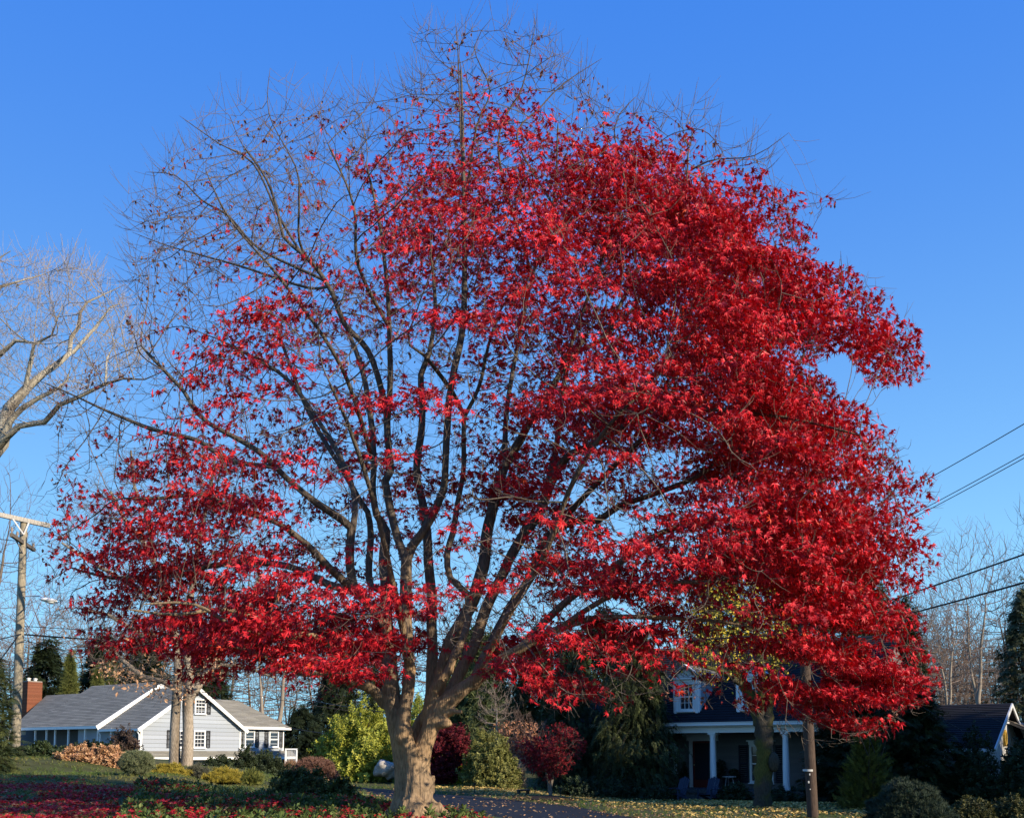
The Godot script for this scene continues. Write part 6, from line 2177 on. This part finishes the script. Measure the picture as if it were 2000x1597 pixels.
func porch_things() -> void:
	rng.seed = 80
	var turn := deg_to_rad(-35)
	# two blue garden chairs on the lawn
	var proto: Node3D = null
	var blue := Color(0.028, 0.04, 0.07)
	for k in [[1322, 40.0, -0.9, "blue slatted garden chair on the lawn, the left one of two"], [1382, 40.2, -0.75, "blue slatted garden chair on the lawn, the right one of two"]]:
		var at := G(k[0], k[1])
		at.y = P(k[0], 1567, k[1]).y
		if proto:
			dup(proto, at, k[2], 1.0, k[3])
			continue
		var o := thing("garden_chair", k[3], "chair", at, k[2], "blue garden chairs")
		proto = o
		for i in 5:
			var b := MB.new()
			b.col = blue
			b.box(Vector3((i - 2) * 0.105, 0.66 - 0.02 * absf(i - 2), -0.30), Vector3(0.092, 0.80 - 0.05 * absf(i - 2), 0.022), Basis(Vector3.RIGHT, -0.38))
			obj("back_slat", b, M.paint, o)
		for i in 5:
			var b := MB.new()
			b.col = blue
			b.box(Vector3(0, 0.34 - 0.02 * (4 - i), -0.16 + i * 0.105), Vector3(0.54, 0.022, 0.092), Basis(Vector3.RIGHT, -0.18))
			obj("seat_slat", b, M.paint, o)
		for s in [-1.0, 1.0]:
			var b := MB.new()
			b.col = blue
			b.box(Vector3(s * 0.33, 0.56, 0.04), Vector3(0.13, 0.025, 0.74))
			obj("armrest", b, M.paint, o)
			b = MB.new()
			b.col = blue
			b.box(Vector3(s * 0.30, 0.27, 0.33), Vector3(0.028, 0.55, 0.09))
			obj("leg", b, M.paint, o)
			b = MB.new()
			b.col = blue
			b.box(Vector3(s * 0.285, 0.2, -0.12), Vector3(0.026, 0.1, 0.95), Basis(Vector3.RIGHT, -0.3))
			obj("leg", b, M.paint, o)
	# the bench with a striped pillow
	var b := MB.new()
	var o := thing("porch_bench", "dark wooden bench on the porch beside the right column", "bench", porch_at(4.1, -0.05, -1.35), turn)
	b.col = Color(0.10, 0.03, 0.025)
	b.box(Vector3(0, 0.42, 0), Vector3(1.35, 0.05, 0.48))
	obj("seat", b, M.paint, o)
	b = MB.new()
	b.col = Color(0.03, 0.02, 0.02)
	for i in 9:
		b.box(Vector3(-0.6 + i * 0.15, 0.66, -0.22), Vector3(0.04, 0.42, 0.03))
	for i in 10:
		var t := (i - 4.5) / 4.5
		b.box(Vector3(t * 0.62, 0.90 + 0.07 * (1.0 - t * t), -0.22), Vector3(0.142, 0.07, 0.045))
	obj("backrest", b, M.paint, o)
	for q in [Vector2(-0.62, 0.2), Vector2(0.62, 0.2), Vector2(-0.62, -0.2), Vector2(0.62, -0.2)]:
		b = MB.new()
		b.col = Color(0.10, 0.03, 0.025)
		b.box(Vector3(q.x, 0.2, q.y), Vector3(0.06, 0.4, 0.06))
		obj("leg", b, M.paint, o)
	b = MB.new()
	b.ball(Vector3.ZERO, Vector3(0.34, 0.2, 0.1), 12, 24)
	for i in b.v.size():
		var q := b.v[i]
		b.v[i] = Vector3(signf(q.x) * pow(absf(q.x) / 0.34, 0.6) * 0.34, signf(q.y) * pow(absf(q.y) / 0.2, 0.6) * 0.2, q.z)
		b.c[i] = Color(0.62, 0.58, 0.52) if int(floor((b.v[i].x + 1.0) / 0.06)) % 2 == 0 else Color(0.20, 0.14, 0.12)
	var pl := obj("pillow", b, M.cloth, self)
	pl.position = porch_at(3.85, 0.6, -1.42)
	pl.rotation = Vector3(-0.15, turn, 0)
	tag(pl, "striped pillow leaning on the porch bench", "pillow")
	# wreath on the left window, another on the low house's window
	for k in [[porch_at(-3.01, 1.27, -1.86), turn, 0.34, "wreath", "dark round wreath hanging on the porch's left window"], [Vector3(18.2, 0, -38) + Basis(Vector3.UP, turn) * Vector3(-2.0, 1.15, 0.14), turn, 0.36, "wreath", "dark round wreath hanging on the low house's window"]]:
		var xf := []
		var cols := PackedColorArray()
		for i in 160:
			var a := rng.randf() * TAU
			var e := rng.randf() * TAU
			var p := Vector3(cos(a) * (k[2] + 0.08 * cos(e)), sin(a) * (k[2] + 0.08 * cos(e)), 0.07 * sin(e))
			xf.append(Transform3D(frame((p.normalized() + rdir()).normalized(), rdir()).scaled(Vector3.ONE * 0.11), p))
			cols.append(vary(Color(0.02, 0.03, 0.015), 0.3))
		var w := thing(k[3], k[4], "wreath", k[0], k[1])
		scatter("foliage", MESH.needles, M.needle, xf, cols, w)
		b = MB.new()
		b.col = Color(0.25, 0.03, 0.03)
		for s in [-1.0, 1.0]:
			b.ball(Vector3(s * 0.07, -k[2], 0.09), Vector3(0.08, 0.05, 0.03), 6, 8)
			b.box(Vector3(s * 0.03, -k[2] - 0.12, 0.09), Vector3(0.04, 0.2, 0.012), Basis(Vector3.BACK, s * 0.2))
		obj("bow", b, M.cloth, w)
	# potted plants
	for k in [[-2.05, -1.5, 0.95, 0.20, "cone shaped evergreen in a dark pot left of the porch door", "topiary"], [-0.35, -1.6, 1.05, 0.24, "leafy plant in a dark pot right of the porch door", "plant"], [-3.0, -1.45, 0.5, 0.26, "dark bowl of plants under the wreathed window", "plant"], [0.3, -1.5, 0.55, 0.18, "small dark potted plant between the door and the tall window", "plant"]]:
		var w := thing("potted_plant", k[4], "potted plant", porch_at(k[0], -0.05, k[1]), turn)
		b = MB.new()
		b.col = Color(0.03, 0.03, 0.032)
		b.lathe(Vector3.ZERO, PackedVector2Array([Vector2(0.15, 0), Vector2(0.2, 0.36), Vector2(0.225, 0.37), Vector2(0.225, 0.42), Vector2(0.18, 0.42), Vector2(0.17, 0.36)]), 14)
		obj("pot", b, M.paint, w)
		var xf := []
		var cols := PackedColorArray()
		for i in 150:
			var t := pow(rng.randf(), 1.3)
			var a := rng.randf() * TAU
			var r: float = k[3] * (1.0 - t if k[5] == "topiary" else sqrt(maxf(0.05, 1.0 - pow(2.0 * t - 1.0, 2.0)))) * pow(rng.randf(), 0.4)
			var p := Vector3(cos(a) * r, 0.4 + t * k[2] * 0.75, sin(a) * r)
			xf.append(Transform3D(frame((Vector3(cos(a), 0.6, sin(a)) + rdir() * 0.5).normalized(), rdir()).scaled(Vector3.ONE * 0.12), p))
			cols.append(vary(Color(0.02, 0.035, 0.014), 0.3))
		scatter("foliage", MESH.rosette, M.leaf, xf, cols, w)
	# small tables on the porch
	for k in [[-3.5, -1.2, 0.55, "small pale round table at the left of the porch"], [0.25, -1.1, 0.5, "small pale table right of the porch door"], [5.0, -1.1, 0.5, "small pale table right of the porch bench"]]:
		var w := thing("side_table", k[3], "table", porch_at(k[0], -0.05, k[1]), turn)
		b = MB.new()
		b.col = Color(0.5, 0.5, 0.5)
		b.lathe(Vector3(0, k[2], 0), PackedVector2Array([Vector2(0.29, 0), Vector2(0.3, 0.01), Vector2(0.3, 0.03), Vector2(0.28, 0.04)]), 18)
		obj("table_top", b, M.paint, w)
		for i in 3:
			var a := TAU * i / 3.0
			b = MB.new()
			b.col = Color(0.4, 0.4, 0.4)
			b.tube(PackedVector3Array([Vector3(cos(a) * 0.24, 0, sin(a) * 0.24), Vector3(cos(a) * 0.14, k[2], sin(a) * 0.14)]), PackedFloat32Array([0.016, 0.016]), 6, true)
			obj("leg", b, M.metal, w)
	# the white lattice frame by the grey house
	var d := 60.0
	o = thing("lattice_frame", "small white framed lattice panel right of the grey house", "lattice", P(568, 1492, d))
	b = MB.new()
	b.col = WHITE
	for s in [-1.0, 1.0]:
		b.box(Vector3(s * 0.33, 0.45, 0), Vector3(0.09, 0.95, 0.08))
	b.box(Vector3(0, 0.9, 0), Vector3(0.75, 0.09, 0.085))
	b.box(Vector3(0, 0.08, 0), Vector3(0.75, 0.09, 0.085))
	obj("frame", b, M.paint, o)
	for i in 7:
		b = MB.new()
		b.col = Color(0.45, 0.46, 0.48)
		b.box(Vector3(-0.27 + i * 0.09, 0.49, -0.02), Vector3(0.035, 0.8, 0.02))
		obj("slat", b, M.paint, o)
	# the low dark bench by the road and the small path lights
	d = 36.0
	o = thing("garden_bench", "low dark garden bench across the road, left of the small red maple", "bench", P(1022, 1557, d), 0.3)
	b = MB.new()
	b.col = Color(0.035, 0.03, 0.028)
	b.box(Vector3(0, 0.26, 0), Vector3(0.42, 0.06, 0.3))
	obj("seat", b, M.paint, o)
	for q in [-1.0, 1.0]:
		b = MB.new()
		b.col = Color(0.035, 0.03, 0.028)
		b.box(Vector3(q * 0.17, 0.12, 0), Vector3(0.05, 0.25, 0.26))
		obj("leg", b, M.paint, o)
	for k in [[927, 1548, "black path light stake on the lawn right of the trunk"], [1045, 1556, "black path light stake just left of the small red maple"], [1094, 1557, "black path light stake just right of the small red maple"]]:
		o = thing("path_light", k[2], "path light", P(k[0], k[1], 36.5), 0.0, "path lights by the road")
		b = MB.new()
		b.col = Color(0.02, 0.02, 0.02)
		b.tube(PackedVector3Array([Vector3(0, -0.05, 0), Vector3(0, 0.26, 0)]), PackedFloat32Array([0.018, 0.018]), 6, true)
		obj("stake", b, M.metal, o)
		b = MB.new()
		b.col = Color(0.02, 0.02, 0.02)
		b.lathe(Vector3(0, 0.25, 0), PackedVector2Array([Vector2(0.03, 0), Vector2(0.035, 0.06), Vector2(0.08, 0.065), Vector2(0.01, 0.12)]), 10)
		obj("hood", b, M.metal, o)


# ---------------------------------------------------------------- grass, ground cover, fallen leaves
func grass_and_leaves() -> void:
	rng.seed = 90
	var xf := []
	var cols := PackedColorArray()
	while xf.size() < 26000:
		var near := xf.size() < 15000
		var z := rng.randf_range(-30.0, -7.5) if near else rng.randf_range(-56.0, -22.0)
		var x := rng.randf_range(-0.75, 0.05) * (-z) if near else rng.randf_range(-0.26, 0.52) * -z
		if on_road(x, z) or on_bed(x, z):
			continue
		if near and x > -1.0 - (-z - 9.5) * 0.32:
			continue
		var s := rng.randf_range(0.035, 0.075) if near else rng.randf_range(0.07, 0.13)
		xf.append(Transform3D(Basis(Vector3.UP, rng.randf() * TAU).scaled(Vector3(s * 1.6, s, s * 1.6)), Vector3(x, H(x, z) - 0.01, z)))
		cols.append(vary(Color(0.095, 0.15, 0.03).lerp(Color(0.24, 0.21, 0.07), clampf(0.35 + noise.get_noise_2d(x * 0.3, z * 0.3) + rng.randf_range(-0.2, 0.2), 0, 1)), 0.2))
	var g := scatter("grass", MESH.grass, M.leaf, xf, cols, self)
	g.set_meta("label", "short green lawn grass on the bank and beyond the road")
	# the green ground cover under the maple
	xf = []
	cols = PackedColorArray()
	while xf.size() < 6500:
		var z := rng.randf_range(-15.5, -7.2)
		var x := rng.randf_range(-6.5, 0.75)
		if not on_bed(x, z) or Vector2(x + 0.95, (z + 9.5)).length() < 0.33:
			continue
		if noise.get_noise_2d(x * 0.9, z * 0.9) < -0.28:
			continue
		xf.append(Transform3D(frame((Vector3(0, 1, 0) + rdir() * 0.4).normalized(), rdir()).scaled(Vector3.ONE * rng.randf_range(0.07, 0.14)), Vector3(x, H(x, z) + rng.randf_range(-0.02, 0.09), z)))
		cols.append(vary(Color(0.05, 0.085, 0.025).lerp(Color(0.13, 0.17, 0.05), rng.randf()), 0.2))
	g = scatter("ground_cover", MESH.rosette, M.leaf, xf, cols, self)
	g.set_meta("label", "leafy green ground cover in the bed under the maple")
	# fallen maple leaves
	xf = []
	cols = PackedColorArray()
	while xf.size() < 20000:
		var z := rng.randf_range(-17.5, -7.2)
		var x := rng.randf_range(-10.0, 0.9)
		var far := clampf((-z - 13.0) / 4.5, 0.0, 1.0)
		if rng.randf() < far * 1.1 or noise.get_noise_2d(x * 0.7, z * 0.45) + 0.5 * noise.get_noise_2d(x * 2.3 + 7.0, z * 1.4) < rng.randf_range(-0.35, 0.12) + far * 0.2:
			continue
		var bed := on_bed(x, z)
		if bed and noise.get_noise_2d(x * 1.3, z * 1.3) < 0.02:
			continue
		var up := (Vector3(0, 1, 0) + rdir() * 0.55).normalized()
		var t := rdir()
		t = (t - up * t.dot(up)).normalized()
		var s := rng.randf_range(0.032, 0.056)
		xf.append(Transform3D(Basis(t.cross(up), t, up).scaled(Vector3.ONE * s), Vector3(x, H(x, z) + (rng.randf_range(0.05, 0.16) if bed else rng.randf_range(0.015, 0.05)), z)))
		cols.append(vary(Color(0.55, 0.024, 0.034).lerp(Color(0.32, 0.014, 0.034), rng.randf()) if rng.randf() < 0.88 else Color(0.40, 0.22, 0.13), 0.25))
	g = scatter("fallen_leaves", MESH.maple_leaf_1, M.maple_leaf, xf, cols, self)
	g.set_meta("label", "crimson maple leaves fallen over the bank and the bed")
	# yellow and brown leaves across the road
	xf = []
	cols = PackedColorArray()
	while xf.size() < 13000:
		var z := rng.randf_range(-41.0, -22.0)
		var x := rng.randf_range(-5.0, 14.0)
		var e := road_edge(z)
		var dens := smoothstep(-0.6, 1.2, x - e) * (0.35 + 0.65 * smoothstep(1.0, 5.0, x - e))
		if x < e:
			dens = 0.10 + 0.5 * smoothstep(-0.7, 0.0, x - e)
		if rng.randf() > dens * clampf(0.55 + 1.8 * noise.get_noise_2d(x * 0.55, z * 0.8), 0.06, 1.0):
			continue
		var up := (Vector3(0, 1, 0) + rdir() * 0.5).normalized()
		var t := rdir()
		t = (t - up * t.dot(up)).normalized()
		xf.append(Transform3D(Basis(t.cross(up), t, up).scaled(Vector3.ONE * rng.randf_range(0.06, 0.13)), Vector3(x, H(x, z) + (0.075 if x < e else 0.05), z)))
		cols.append(vary((Color(0.66, 0.48, 0.14) if x > e + 1.5 else Color(0.34, 0.20, 0.11)).lerp(Color(0.46, 0.30, 0.14), rng.randf() * 0.7), 0.2))
	g = scatter("fallen_leaves", MESH.oval_leaf, M.dry_leaf, xf, cols, self)
	g.set_meta("label", "yellow and tan leaves scattered over the road's edge and far lawn")
